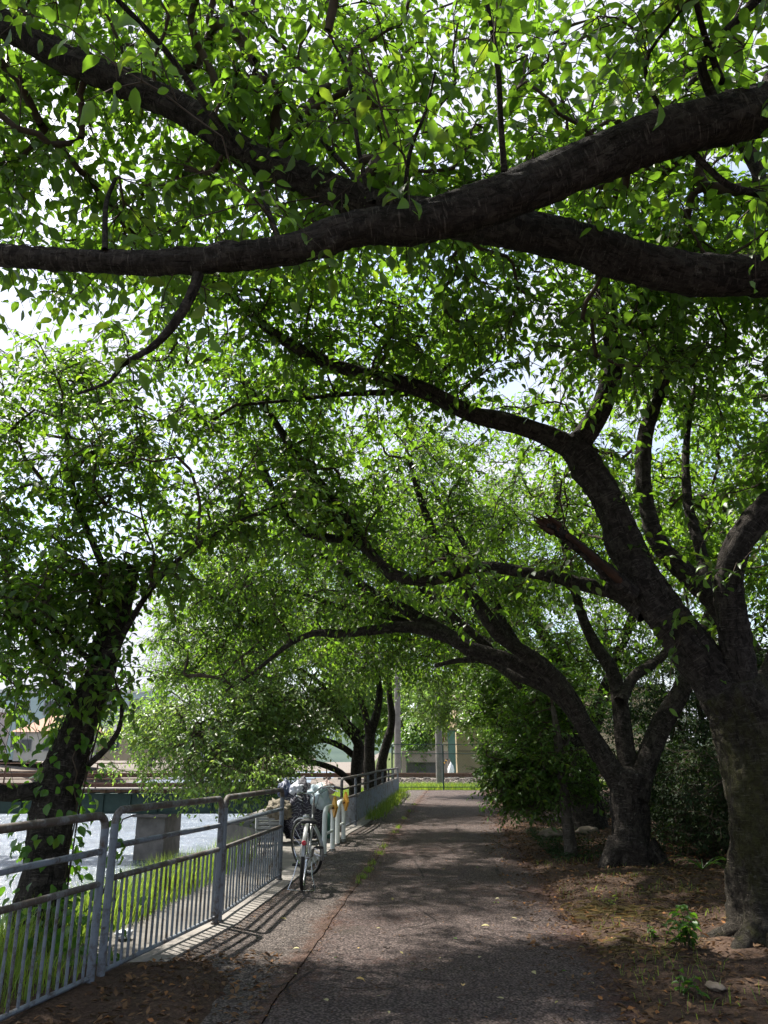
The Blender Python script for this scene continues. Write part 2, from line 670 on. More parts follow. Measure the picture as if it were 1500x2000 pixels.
def paving(name, left, right, y0, y1, z, mat, nx, dy, ew=.6):
    ys = np.arange(y0, y1 + 1e-6, dy)
    v, e = [], []
    for y in ys:
        l, r = left(y), right(y)
        for k in range(nx + 1):
            t = k / nx
            x = l + (r - l) * t
            zz = z + .006 * noise.noise(Vector((x * .8, y * .8, 2))) + .03 * (.25 - (t - .5) ** 2)
            v.append((x, y, zz))
            e.append(max(max(0, 1 - (r - x) / ew), .35 * max(0, 1 - (x - l) / .25)))
    n = nx + 1
    f = []
    for j in range(len(ys) - 1):
        for i in range(nx):
            a = j * n + i
            f.append((a, a + 1, a + 1 + n, a + n))
    me = mesh_np(name, v, f, 4, mat, True, {'edge': e})
    o = bpy.data.objects.new(name, me)
    link(o)
    return tag(o, kind='structure')


wob = lambda y, s: .03 * noise.noise(Vector((y * 1.7, s, 0))) + .015 * noise.noise(Vector((y * 6, s, 3)))
paving('path', lambda y: xj(y) + wob(y, 1), lambda y: xr(y) + .15, -3, 32.0, 0.0, M['asphalt'], 24, .12)
paving('sidewalk', lambda y: xf(y) + .16, lambda y: xj(y) - .007 + wob(y, 1), -3, 32.0, .004, M['asphalt_side'], 10, .12, .22)

# river, concrete ledge outside the railing, river wall
v = [(-70, -40, -3.0), (3, -40, -3.0), (3, 300, -3.0), (-70, 300, -3.0)]
mb = MB()
NXW, NYW = 74, 190
for j in range(NYW + 1):
    for i in range(NXW + 1):
        x = -70 + i * 70.0 / NXW
        y = -10 + j * 1.0
        mb.v.append(Vector((x, y, -3.0 + .10 * noise.noise(Vector((x * .5, y * .8, 0))) + .05 * noise.noise(Vector((x * 1.7, y * 2.0, 5))))))
for j in range(NYW):
    for i in range(NXW):
        a = j * (NXW + 1) + i
        mb.f.append((a, a + 1, a + NXW + 2, a + NXW + 1))
tag(mb.build('river', M['water'], None, True), kind='structure')


def ribbon(name, fl, fr, y0, y1, dy, ztop, zbot, mat, brk=None):
    """a long solid slab following the railing"""
    mb = MB()
    ys = list(np.arange(y0, y1 + 1e-6, dy))
    for y in ys:
        l, r = fl(y), fr(y)
        h = .004 * noise.noise(Vector((y * 2, 7, 0)))
        mb.v += [Vector((l, y, zbot)), Vector((l, y, ztop + h)), Vector((r, y, ztop + h)), Vector((r, y, zbot))]
    for j in range(len(ys) - 1):
        a = j * 4
        for k in range(4):
            k2 = (k + 1) % 4
            mb.f.append((a + k, a + k2, a + 4 + k2, a + 4 + k))
    mb.f.append((3, 2, 1, 0))
    a = (len(ys) - 1) * 4
    mb.f.append((a, a + 1, a + 2, a + 3))
    return mb.build(name, mat)


kerb = bpy.data.objects.new('kerb', None)
link(kerb)
tag(kerb, kind='structure')
y = 6.2
while y < 29.5:                                           # cast in lengths with open joints
    y2 = y + 1.98
    o = ribbon('kerb_block', lambda q: xf(q) - .10, lambda q: xf(q) + .175 + .012 * noise.noise(Vector((q * 5, 1, 1))), y, y2, .165, .022, -.3, M['concrete'])
    o.parent = kerb
    y += 2.0
tag(ribbon('river_ledge', lambda q: xf(q) - interp(q, [0, 11, 13], [.82, .86, .86]), lambda q: xf(q) - .103, 5.2, 17.8, .3, -.012, -.9, M['concrete_dark']), kind='structure')
tag(ribbon('river_wall', lambda q: xb(q) - .5, lambda q: xb(q) + .06, 12.4, 34, .3, -.05, -4.5, M['concrete_dark']), kind='structure')


# ------------------------------------------------------------------ leaves and blades
def ortho(n, d):
    n = n - d * np.sum(n * d, 1, keepdims=True)
    return n / np.maximum(np.linalg.norm(n, axis=1, keepdims=True), 1e-6)


def unit(a):
    return a / np.maximum(np.linalg.norm(a, axis=1, keepdims=True), 1e-6)


# leaf outline: x across, y along, z lift; the crease along the midrib
LEAF6_V = np.array([(0, 0, 0), (-.33, .16, .05), (-.50, .42, .11), (-.34, .72, .06), (0, 1.0, -.16), (.34, .72, .06), (.50, .42, .11), (.33, .16, .05), (0, .30, .0), (0, .68, -.03)])
LEAF6_F = np.array([(0, 8, 1), (1, 8, 2), (2, 8, 9), (2, 9, 3), (3, 9, 4), (0, 7, 8), (7, 6, 8), (6, 9, 8), (6, 5, 9), (5, 4, 9)])
LEAF2_V = np.array([(0, 0, 0), (-.45, .42, .08), (0, 1, -.08), (.45, .42, .08)])
LEAF2_F = np.array([(0, 2, 1), (0, 3, 2)])


def leaf_geo(pos, d, n, L, W, lod):
    T, F = (LEAF6_V, LEAF6_F) if lod == 6 else (LEAF2_V, LEAF2_F)
    s = np.cross(d, n)
    N = len(pos)
    curl = (.25 + 1.5 * rng.random(N))[:, None, None]
    v = (pos[:, None, :] + s[:, None, :] * (T[None, :, 0:1] * W[:, None, None])
         + d[:, None, :] * (T[None, :, 1:2] * L[:, None, None])
         + n[:, None, :] * (T[None, :, 2:3] * L[:, None, None]) * curl)
    f = F[None] + (np.arange(N) * len(T))[:, None, None]
    return v.reshape(-1, 3), f.reshape(-1, 3)


def leaf_mesh(name, pos, d, n, L, W, lod, mat, rnd=None):
    v, f = leaf_geo(pos, d, n, L, W, lod)
    if rnd is None:
        rnd = rng.random(len(pos))
    k = len(LEAF6_V) if lod == 6 else len(LEAF2_V)
    return mesh_np(name, v, f, 3, mat, False, {'rnd': np.repeat(rnd, k)})


LEAF_PROTO = {}


def leaf_proto(mat, i):
    key = (mat.name, i)
    if key not in LEAF_PROTO:
        v = LEAF6_V.copy()
        r = np.random.default_rng(i)
        v[:, 2] *= .5 + 1.3 * r.random()
        v[4, 0] += (r.random() - .5) * .25
        LEAF_PROTO[key] = mesh_np('leaf', v, LEAF6_F, 3, mat, False, {'rnd': np.full(len(LEAF6_V), r.random())})
    return LEAF_PROTO[key]


def leaf_objects(pos, d, n, L, W, mat, parent):
    """single leaves that show large, each an object of its own"""
    s = np.cross(d, n)
    for i in range(len(pos)):
        o = bpy.data.objects.new('leaf', leaf_proto(mat, i % 8))
        m = Matrix.Identity(4)
        for r in range(3):
            m[r][0] = s[i, r] * W[i]
            m[r][1] = d[i, r] * L[i]
            m[r][2] = n[i, r] * L[i]
            m[r][3] = pos[i, r]
        C.objects.link(o)
        o.parent = parent
        o.matrix_parent_inverse = parent.matrix_basis.inverted()
        o.matrix_basis = m


def in_view(p, margin=60):
    d = p[:, 1] * _cp + (p[:, 2] - CAM_H) * _sp
    up = -p[:, 1] * _sp + (p[:, 2] - CAM_H) * _cp
    with np.errstate(all='ignore'):
        u = 750 + FPX * p[:, 0] / d
        w = 1000 - FPX * up / d
    return (d > .3) & (u > -margin) & (u < 1500 + margin) & (w > -margin) & (w < 2000 + margin), d


# ------------------------------------------------------------------ trees
def catmull(pts, step):
    """[(x,y,z,r)] -> dense array"""
    p = np.array(pts, float)
    if len(p) < 3:
        n = max(2, int(np.linalg.norm(p[-1, :3] - p[0, :3]) / step) + 1)
        t = np.linspace(0, 1, n)[:, None]
        return p[0] + (p[-1] - p[0]) * t
    q = np.vstack([2 * p[0] - p[1], p, 2 * p[-1] - p[-2]])
    out = []
    for i in range(len(p) - 1):
        a, b, c, d = q[i], q[i + 1], q[i + 2], q[i + 3]
        n = max(1, int(np.linalg.norm(c[:3] - b[:3]) / step))
        for k in range(n):
            t = k / n
            out.append(.5 * ((2 * b) + (-a + c) * t + (2 * a - 5 * b + 4 * c - d) * t * t + (-a + 3 * b - 3 * c + d) * t ** 3))
    out.append(p[-1])
    out = np.array(out)
    out[:, 3] = np.maximum(out[:, 3], .004)
    return out


def limb_mesh(name, pts, mat, parent, seg=14, step=.06, rough=.07, flare=None, fine=None, knots=0):
    """a bark-covered limb: uneven radius, swollen knots, flared foot"""
    a = catmull(pts, step)
    n = len(a)
    P3 = a[:, :3]
    t = unit(np.gradient(P3, axis=0))
    u = np.zeros_like(t)
    ref = np.array([0, 0, 1.0]) if abs(t[0, 2]) < .9 else np.array([0, 1.0, 0])
    prev = np.cross(t[0], ref)
    for i in range(n):
        prev = prev - t[i] * prev.dot(t[i])
        prev /= np.linalg.norm(prev)
        u[i] = prev
    w = np.cross(t, u)
    sd = random.random() * 100
    v = np.empty((n, seg, 3))
    kn = [(random.random() * .9 + .05, random.random() * 6.28, .10 + .22 * random.random(), .6 + .7 * random.random()) for _ in range(knots)]
    arcl = np.concatenate([[0], np.cumsum(np.linalg.norm(np.diff(P3, axis=0), axis=1))])
    for k in range(seg):
        ang = 2 * math.pi * k / seg
        dirn = u * math.cos(ang) + w * math.sin(ang)
        rr = a[:, 3].copy()
        for i in range(n):
            q = P3[i] * 1.0
            f = 1 + rough * 1.6 * noise.noise(Vector((q[0] * 3 + sd + math.cos(ang) * 1.1, q[1] * 3 + math.sin(ang) * 1.1, q[2] * 3)))
            f += rough * .9 * noise.noise(Vector((q[0] * 9 + sd + math.cos(ang) * 2.4, q[1] * 9 + math.sin(ang) * 2.4, q[2] * 9)))
            for (kf, ka, kh, kw) in kn:
                dl = (arcl[i] - kf * arcl[-1]) / (a[i, 3] * kw)
                if -2.5 < dl < 2.5:
                    da = (ang - ka + math.pi) % (2 * math.pi) - math.pi
                    r2 = dl * dl + (da / .75) ** 2
                    f += kh * math.exp(-r2 * 1.6) - .6 * kh * math.exp(-r2 * 9)
            if flare:
                h = (q[2] - flare[0])
                fl = math.exp(-max(0, h) / flare[1])
                lob = .5 + .5 * math.cos(ang * flare[3] + sd + 2.0 * noise.noise(Vector((ang, sd, 0))))
                f += flare[2] * fl * (.35 + lob)
                f += .10 * math.cos(ang * 5 + sd + q[2]) * math.exp(-max(0, h) / 1.2)
            rr[i] *= f
            if fine:
                ca, sa = math.cos(ang) * rr[i], math.sin(ang) * rr[i]
                k9 = Vector((q[0] + dirn[i, 0] * rr[i] + sd, q[1] + dirn[i, 1] * rr[i], q[2] + dirn[i, 2] * rr[i]))
                rr[i] += fine * (1.3 * abs(noise.noise(k9 * 11)) - .5 + .8 * noise.noise(k9 * 26) + .5 * noise.noise(k9 * 55))
        v[:, k] = P3 + dirn * rr[:, None]
    faces = []
    i, k = np.meshgrid(np.arange(n - 1), np.arange(seg), indexing='ij')
    k2 = (k + 1) % seg
    f = np.stack([i * seg + k, i * seg + k2, (i + 1) * seg + k2, (i + 1) * seg + k], -1).reshape(-1, 4)
    vv = np.vstack([v.reshape(-1, 3), P3[-1:] + t[-1:] * a[-1, 3] * .4])
    cap = np.array([[(n - 1) * seg + kk, (n - 1) * seg + (kk + 1) % seg, n * seg, n * seg] for kk in range(seg)])
    me = bpy.data.meshes.new(name)
    me.from_pydata(vv.tolist(), [], f.tolist() + [tuple(c[:3]) for c in cap.tolist()])
    me.update()
    me.polygons.foreach_set('use_smooth', [True] * len(me.polygons))
    an_ = np.arange(seg) * 2 * math.pi / seg
    bk = np.empty((n, seg, 3), np.float32)
    bk[:, :, 0] = arcl[:, None] + sd
    bk[:, :, 1] = np.cos(an_)[None] * a[:, 3][:, None]
    bk[:, :, 2] = np.sin(an_)[None] * a[:, 3][:, None]
    bk = np.vstack([bk.reshape(-1, 3), [[arcl[-1] + sd, 0, 0]]]).astype(np.float32)
    me.attributes.new('bark', 'FLOAT_VECTOR', 'POINT').data.foreach_set('vector', bk.ravel())
    me.materials.append(mat)
    o = bpy.data.objects.new(name, me)
    C.objects.link(o)
    o.parent = parent
    o.matrix_parent_inverse = parent.matrix_basis.inverted()
    return a


def clump(p, seed, freq):
    return noise.noise(Vector((p[0] * freq + seed, p[1] * freq, p[2] * freq * 1.3)))


def sample_volume(vols, seed, freq=.75, thr=-.12, keep=None):
    out = []
    for (c, r, cnt) in vols:
        got = 0
        tries = 0
        while got < cnt and tries < cnt * 14:
            tries += 1
            q = rng.normal(size=3)
            q /= np.linalg.norm(q)
            q *= rng.random() ** .42
            p = np.array(c) + q * np.array(r)
            if clump(p, seed, freq) < thr:
                continue
            if keep is not None and not keep(p):
                continue
            out.append(p)
            got += 1
    return np.array(out)


def clear_way(p):
    """nothing grows into the walking space above the path"""
    x, y, z = p
    if y < 2.2 and math.sqrt(x * x + y * y + (z - CAM_H) ** 2) < 2.2:
        return False
    if xf(y) - .1 < x < xr(y) + .4:
        if z < 2.3 + .04 * y:
            return False
    if x < xf(y) and z < .6:
        return False
    return True


def grow(root, limbs, pts, twig_mat, leaf_m, seed, per=4, nl=7, Lm=.10, lod=2, twl=.42, singles=0, droop=.35, r_tip=.0050, max_r=.05, crown='crown', flat=.55, twigs=True, bend=.35):
    """branches reach from the limbs to every spray point; sprays carry the leaves"""
    pos, dirs, par, first = [], [], [], []
    for a in limbs:
        t = unit(np.gradient(a[:, :3], axis=0))
        for i in range(len(a)):
            pos.append(a[i, :3])
            dirs.append(t[i])
            par.append(-1)
            first.append(False)
    n0 = len(pos)
    cap = n0 + len(pts) * 26 + 10
    A = np.zeros((cap, 3))
    D = np.zeros((cap, 3))
    PR = np.full(cap, -1)
    FI = np.zeros(cap, bool)
    A[:n0] = pos
    D[:n0] = dirs
    n = n0
    # nearest first
    dist = np.array([np.min(np.sum((A[:n0] - p) ** 2, 1)) for p in pts])
    order = np.argsort(dist)
    tips = []
    for oi in order:
        p = pts[oi]
        dv = p - A[:n]
        d2 = np.sum(dv * dv, 1)
        # prefer to leave a branch in its forward direction
        fw = np.sum(dv * D[:n], 1)
        cost = d2 * (1.25 - .5 * fw / np.sqrt(d2 + 1e-6))
        j = int(np.argmin(cost))
        L = math.sqrt(d2[j])
        if L < .05:
            continue
        st = min(24, max(2, int(L / .17) + 1))
        ctrl = A[j] + D[j] * L * bend + np.array([0, 0, .12 * L]) + rng.normal(size=3) * L * .05
        prev = j
        for k in range(1, st + 1):
            t = k / st
            q = (1 - t) ** 2 * A[j] + 2 * t * (1 - t) * ctrl + t * t * p
            if k < st:
                q = q + rng.normal(size=3) * .012
            dd = q - A[prev]
            A[n] = q
            D[n] = dd / max(1e-6, np.linalg.norm(dd))
            PR[n] = prev
            FI[n] = (k == 1)
            prev = n
            n += 1
            if n >= cap - 30:
                break
        tips.append(prev)
        if n >= cap - 30:
            break
    cnt = np.zeros(n)
    cnt[tips] = 1
    for i in range(n - 1, n0 - 1, -1):
        if PR[i] >= n0:
            cnt[PR[i]] += cnt[i]
    rad = np.minimum(max_r, r_tip * np.maximum(1, cnt) ** .47)
    e = np.arange(n0, n)
    pa = PR[e]
    rA = np.where(FI[e], rad[e], rad[np.maximum(pa, 0)])
    rA = np.minimum(rA, rad[e] * 1.5)
    dA = np.where(FI[e][:, None], D[e], D[pa])
    ref = np.tile(np.array([[.31, .17, .93]]), (len(e), 1))
    V, F = [], []
    off = 0
    for (mask, sides) in ((rad[e] > .009, 6), (rad[e] <= .009, 3)):
        idx = np.where(mask)[0]
        if not len(idx):
            continue
        rings = []
        for (pp, dd, rr) in ((A[pa[idx]], dA[idx], rA[idx]), (A[e[idx]], D[e[idx]], rad[e[idx]])):
            u = unit(np.cross(dd, ref[idx]))
            w = np.cross(dd, u)
            an = np.arange(sides) * 2 * math.pi / sides
            rings.append(pp[:, None] + (u[:, None] * np.cos(an)[None, :, None] + w[:, None] * np.sin(an)[None, :, None]) * rr[:, None, None])
        v = np.concatenate(rings, 1).reshape(-1, 3)
        base = off + np.arange(len(idx)) * sides * 2
        for k in range(sides):
            k2 = (k + 1) % sides
            F.append(np.stack([base + k, base + k2, base + sides + k2, base + sides + k], 1))
        V.append(v)
        off += len(v)
    # twiglets
    tips = np.array(tips)
    M_ = len(tips) * per
    tp = np.repeat(A[tips], per, 0)
    td = np.repeat(D[tips], per, 0)
    back = rng.random(M_)[:, None] * .30
    start = tp - td * back
    rd = rng.normal(size=(M_, 3))
    rd[:, 2] *= flat
    td2 = unit(td * .75 + unit(rd) * .95)
    ln = twl * (.55 + .8 * rng.random(M_))
    mid = start + td2 * (ln * .5)[:, None]
    end = start + td2 * ln[:, None] + np.array([[0, 0, -1.0]]) * (ln * droop * (.3 + rng.random(M_)))[:, None]
    if twigs:
        rings = []
        u = unit(np.cross(td2, np.array([[.31, .17, .93]])))
        w = np.cross(td2, u)
        an = np.arange(3) * 2 * math.pi / 3
        for pp, rr in ((start, .0042), (mid, .0032), (end, .0018)):
            rings.append(pp[:, None] + (u[:, None] * np.cos(an)[None, :, None] + w[:, None] * np.sin(an)[None, :, None]) * rr)
        v = np.concatenate(rings, 1).reshape(-1, 3)
        base = off + np.arange(M_) * 9
        for s_ in (0, 3):
            for k in range(3):
                k2 = (k + 1) % 3
                F.append(np.stack([base + s_ + k, base + s_ + k2, base + s_ + 3 + k2, base + s_ + 3 + k], 1))
        V.append(v)
    me = mesh_np('twigs', np.vstack(V), np.vstack(F), 4, twig_mat, True)
    o = bpy.data.objects.new('twigs', me)
    link(o)
    o.parent = root
    o.matrix_parent_inverse = root.matrix_basis.inverted()
    tag(o, kind='stuff')
    # leaves
    K = M_ * nl
    t = (np.tile(np.arange(nl), M_) + .6 + .5 * rng.random(K)) / nl
    t = np.minimum(t, 1.0)
    S, E, Mi = (np.repeat(q, nl, 0) for q in (start, end, mid))
    tt = t[:, None]
    lp = (1 - tt) ** 2 * S + 2 * tt * (1 - tt) * Mi + tt ** 2 * E
    tw = np.repeat(td2, nl, 0)
    side = np.cross(tw, np.array([[0, 0, 1.0]])) * np.where(np.tile(np.arange(nl) % 2, M_) == 0, 1, -1)[:, None]
    ld = unit(tw * .55 + unit(side) * (.75 + .4 * rng.random(K))[:, None] + rng.normal(size=(K, 3)) * .28
              + np.array([[0, 0, -1.0]]) * (droop + .55 * rng.random(K))[:, None])
    nn = ortho(np.array([[0, 0, 1.0]]) + rng.normal(size=(K, 3)) * .42 + tw * .2, ld)
    L = Lm * (.48 + .72 * rng.random(K))
    W = L * (.48 + .14 * rng.random(K))
    lp = lp + ld * .014
    kp = np.array([True] * K)
    # thin what lies behind the camera
    kp &= ~((lp[:, 1] < -1.5) & (rng.random(K) < .6))
    kp &= np.linalg.norm(lp - np.array([[0, 0, CAM_H]]), axis=1) > 1.5
    lp, ld, nn, L, W = lp[kp], ld[kp], nn[kp], L[kp], W[kp]
    rest = np.ones(len(lp), bool)
    if singles:
        ok, dep = in_view(lp)
        score = np.where(ok, L / np.maximum(dep, .3), 0)
        top = np.argsort(-score)[:singles]
        top = top[score[top] > 0]
        leaf_objects(lp[top], ld[top], nn[top], L[top], W[top], leaf_m, root)
        rest[top] = False
    me = leaf_mesh(crown, lp[rest], ld[rest], nn[rest], L[rest], W[rest], lod, leaf_m)
    o = bpy.data.objects.new(crown, me)
    link(o)
    o.parent = root
    o.matrix_parent_inverse = root.matrix_basis.inverted()
    tag(o, kind='stuff')
    return int(rest.sum())


def tail(a, f):
    return a[int(len(a) * f):]


def halo(a, f, n, spread, up=.2):
    """spray points round the outer part of a limb"""
    b = tail(a, f)
    i = rng.integers(0, len(b), n)
    q = rng.normal(size=(n, 3)) * spread
    q[:, 2] = np.abs(q[:, 2]) * .8 - spread * .35 + up
    return b[i, :3] + q

# ------------------------------------------------------------------ the overhead cherry, trunk beside the camera
def W4(*a):
    return [tuple(x) for x in a]


GROUP_T = 'cherry trees lining the path'
NL = 0
t0 = thing('cherry_tree', 'cherry tree whose two thick dark boughs cross overhead at the top of the view', 'tree', (4.7, 3.3, 0), 0, GROUP_T)
a_tr = limb_mesh('trunk', W4((4.7, 3.3, -.1, .36), (4.65, 3.3, .8, .30), (4.6, 3.35, 1.6, .28), (4.4, 3.4, 2.4, .26)), M['bark'], t0, 18, .1, .07, (0, .4, .5, 4))
A_px = PL([(1640, 165, 118), (1500, 212, 114), (1300, 262, 106), (1120, 330, 104), (960, 395, 100), (830, 432, 90), (700, 446, 76), (600, 480, 67), (450, 503, 60), (300, 512, 55), (150, 508, 52), (0, 498, 50), (-150, 480, 44), (-400, 440, 30)], 3.5, 3.75)
B_px = PL([(1650, 560, 96), (1500, 540, 92), (1350, 535, 92), (1230, 508, 90), (1150, 480, 88), (1030, 452, 86), (930, 437, 82), (830, 422, 78), (720, 402, 74), (600, 352, 68), (480, 300, 64), (380, 228, 64), (250, 165, 62), (120, 110, 60), (0, 45, 58), (-150, -45, 50), (-350, -160, 36)], 4.45, 3.95)
a_A = limb_mesh('bough', W4((4.42, 3.38, 2.3, .25), (3.9, 3.4, 3.3, .21)) + A_px, M['bark'], t0, 48, .028, .06, None, .011, 16)
a_B = limb_mesh('bough', W4((4.45, 3.5, 2.2, .24), (4.0, 4.0, 2.9, .20)) + B_px, M['bark'], t0, 48, .028, .065, None, .011, 16)
small = []
for q, Y0, Y1 in (
    ([(388, 535, 26), (372, 580, 24), (335, 640, 21), (292, 682, 16), (240, 712, 12), (215, 745, 9), (150, 770, 6)], 3.62, 3.7),
    ([(985, 335, 15), (978, 240, 13), (972, 130, 12), (952, 10, 10), (940, -90, 8)], 3.45, 3.0),
    ([(790, 395, 11), (800, 300, 9), (832, 215, 7), (850, 140, 5)], 3.6, 3.3),
    ([(722, 395, 12), (700, 290, 10), (680, 150, 8), (640, 60, 6)], 3.95, 3.6),
    ([(730, 395, 13), (660, 310, 11), (580, 220, 9), (500, 120, 7)], 3.95, 4.4),
    ([(470, 300, 17), (400, 205, 15), (320, 95, 13), (220, -10, 11)], 3.9, 3.3),
    ([(205, 488, 14), (207, 400, 11), (225, 350, 8)], 3.62, 3.9),
    ([(545, 470, 14), (520, 400, 11), (505, 340, 8)], 3.6, 4.0),
    ([(1395, 200, 24), (1370, 120, 21), (1420, 60, 19), (1510, -30, 16)], 3.5, 3.2),
    ([(1340, 285, 14), (1420, 360, 15), (1490, 380, 17)], 3.6, 3.8),
    ([(1410, 160, 17), (1380, 80, 14), (1350, -30, 11)], 3.5, 2.9),
    ([(1455, 290, 22), (1490, 360, 24), (1520, 420, 24)], 4.6, 4.6),
    ([(1310, 250, 12), (1260, 130, 9), (1330, 20, 7)], 3.5, 3.1),
):
    small.append(limb_mesh('branch', PL(q, Y0, Y1), M['bark'], t0, 8, .07, .05))
pts = np.vstack([
    sample_volume([((-.2, 5.2, 6.7), (4.6, 2.5, 1.4), 430), ((-.6, 5.6, 8.4), (5.2, 2.6, .8), 230), ((-2.6, 4.6, 5.6), (2.2, 1.6, 1.0), 130), ((2.4, 5.6, 5.6), (2.2, 1.6, 1.2), 260), ((0, 1.0, 6.2), (4.0, 2.4, 1.2), 90)], 3, .9, -.08, clear_way),
    halo(a_A, .35, 110, .42, .25), halo(a_B, .3, 150, .45, .25)] + [halo(s, .3, 14, .30, .0) for s in small])


def behind_boughs(p):
    u_, v_ = pix(p)
    if -40 < u_ < 1540 and -40 < v_ < 760:
        lim = 4.75 if (u_ > 820 and v_ > 330) else (3.7 if (v_ < 230 and u_ > 350) else 4.15)
        if p[1] < lim and rng.random() < .86:
            return False
    return True


pts = np.array([p for p in pts if clear_way(p) and np.linalg.norm(p - np.array([0, 0, CAM_H])) > 2.6 and pix(p)[1] < 760 and behind_boughs(p)])
NL += grow(t0, [tail(a_A, .25), tail(a_B, .25)] + small, pts, M['twig'], M['leaf'], 3, 4, 6, .112, 6, .40, 300, .42)

# ------------------------------------------------------------------ the leaning cherry by the right edge
t1 = thing('cherry_tree', 'big mossy cherry tree leaning over the path at the right edge of the view', 'tree', (2.98, 6.72, 0), 0, GROUP_T)
Y = 6.72
limb_mesh('trunk', PL([(1520, 1905, 160), (1512, 1850, 156), (1506, 1750, 148), (1496, 1620, 146), (1480, 1500, 146), (1456, 1400, 146), (1425, 1345, 140)], Y), M['bark_moss'], t1, 64, .03, .07, (.0, .16, .38, 4), .018, 8)
T1_L1 = PL([(1440, 1400, 118), (1402, 1330, 110), (1335, 1245, 92), (1258, 1135, 78), (1202, 1010, 70), (1156, 925, 66), (1112, 862, 62)], Y, 6.9)
a1 = limb_mesh('limb', T1_L1, M['bark'], t1, 48, .035, .07, None, .014, 9)
a1a = limb_mesh('limb', PL([(1125, 880, 52), (1080, 855, 46), (1010, 830, 40), (930, 812, 37), (860, 778, 36), (800, 752, 35), (690, 725, 30), (600, 690, 26), (520, 640, 20), (440, 560, 15), (380, 480, 10)], 6.9, 6.4), M['bark'], t1, 12, .06, .06)
a1a2 = limb_mesh('limb', PL([(1040, 838, 26), (985, 815, 24), (900, 800, 22), (830, 770, 17), (700, 768, 12), (580, 780, 8), (480, 790, 6)], 6.9, 7.6), M['bark'], t1, 10, .06, .06)
a1b = limb_mesh('limb', PL([(1110, 880, 55), (1145, 845, 50), (1180, 785, 46), (1198, 700, 40), (1188, 620, 34), (1170, 500, 26), (1150, 380, 18)], 6.9, 6.6), M['bark'], t1, 12, .06, .06)
a1c = limb_mesh('limb', PL([(1262, 1195, 52), (1210, 1160, 38), (1130, 1138, 31), (1040, 1120, 27), (940, 1108, 25), (850, 1132, 24), (785, 1128, 24), (740, 1098, 23), (690, 1035, 22), (640, 962, 20), (580, 890, 18), (520, 800, 15), (455, 728, 11), (380, 690, 7)], 6.85, 8.6), M['bark'], t1, 20, .05, .08, None, .007)
a1d = limb_mesh('limb', PL([(770, 1130, 24), (700, 1062, 21), (640, 1050, 19), (585, 1035, 17), (545, 985, 14), (525, 935, 11), (505, 880, 7)], 8.0, 8.4), M['bark'], t1, 10, .07, .07)
stub = limb_mesh('broken_branch', PL([(1235, 1160, 44), (1190, 1120, 34), (1140, 1075, 27), (1100, 1045, 25), (1068, 1024, 22)], 6.75, 6.3), M['bark'], t1, 22, .03, .16, None, .02)
tip = PL([(1100, 1045, 20), (1068, 1024, 12)], 6.4, 6.3)
sd_ = MB()
e0, e1 = Vector(tip[0][:3]), Vector(tip[1][:3])
ax_ = (e1 - e0).normalized()
for k in range(9):
    o_ = Vector(rng.normal(size=3)) * .022
    ln_ = .10 + .16 * rng.random()
    st_ = e1 + o_ - ax_ * .10
    sd_.tube([st_, st_ + ax_ * ln_ * .6 + o_ * .2, st_ + ax_ * ln_ + o_ * .5], [.026, .016, .002], 5)
sp_o = sd_.build('splintered_end', M['dead_wood'], t1)
sp_o.matrix_parent_inverse = t1.matrix_basis.inverted()
st_w = limb_mesh('bare_wood', [(q[0] + .0, q[1] - .035, q[2] + .012, q[3] * .75) for q in PL([(1215, 1150, 30), (1185, 1118, 26), (1140, 1078, 20), (1105, 1050, 16)], 6.72, 6.38)], M['dead_wood'], t1, 14, .04, .2, None, .014)
a2 = limb_mesh('limb', PL([(1470, 1420, 84), (1446, 1320, 72), (1432, 1220, 66), (1424, 1140, 62), (1440, 1070, 60), (1490, 1000, 58), (1570, 920, 58), (1640, 780, 44), (1660, 600, 28)], 6.7, 6.2), M['bark'], t1, 32, .04, .07, None, .012)
a3 = limb_mesh('limb', PL([(1450, 1260, 54), (1400, 1180, 48), (1330, 1110, 44), (1280, 1050, 38), (1258, 950, 33), (1258, 870, 34), (1275, 800, 30), (1310, 700, 25), (1322, 600, 20), (1330, 470, 12)], 7.0, 7.8), M['bark'], t1, 24, .05, .07, None, .01)
a4 = limb_mesh('limb', PL([(1480, 1400, 70), (1540, 1250, 60), (1600, 1050, 48), (1640, 850, 34)], 7.0, 8.2), M['bark'], t1, 12, .08, .07)
a5 = limb_mesh('limb', PL([(1385, 1170, 30), (1370, 1080, 26), (1345, 990, 22), (1340, 880, 16), (1355, 760, 10)], 7.3, 8.2), M['bark'], t1, 8, .08, .07)
lims = [a1, a1a, a1a2, tail(a1b, .2), tail(a1c, .35), a1d, tail(a2, .5), tail(a3, .4), tail(a4, .4), tail(a5, .3)]
pts = np.vstack([
    sample_volume([((.4, 7.6, 6.0), (3.6, 1.9, 1.5), 200), ((-2.0, 7.2, 5.6), (1.9, 1.5, 1.3), 70), ((3.9, 7.6, 5.4), (2.0, 2.2, 2.2), 420), ((3.6, 7.4, 3.2), (1.2, 1.2, .7), 30)], 11, .9, .08, clear_way),
    halo(a1a, .25, 85, .42, .1), halo(a1c, .4, 90, .42, .1), halo(a1d, .2, 60, .35), halo(a1b, .4, 60, .42), halo(a3, .5, 60, .4), halo(a1a2, .3, 50, .4), halo(a1, .25, 12, .14, .0), halo(a1c, .12, 60, .28, .05), halo(a2, .2, 8, .15, .0)])
pts = np.array([p for p in pts if clear_way(p) and depth(p) > 3.6])
NL += grow(t1, lims, pts, M['twig'], M['leaf'], 11, 4, 6, .105, 6, .42, 300, .40)
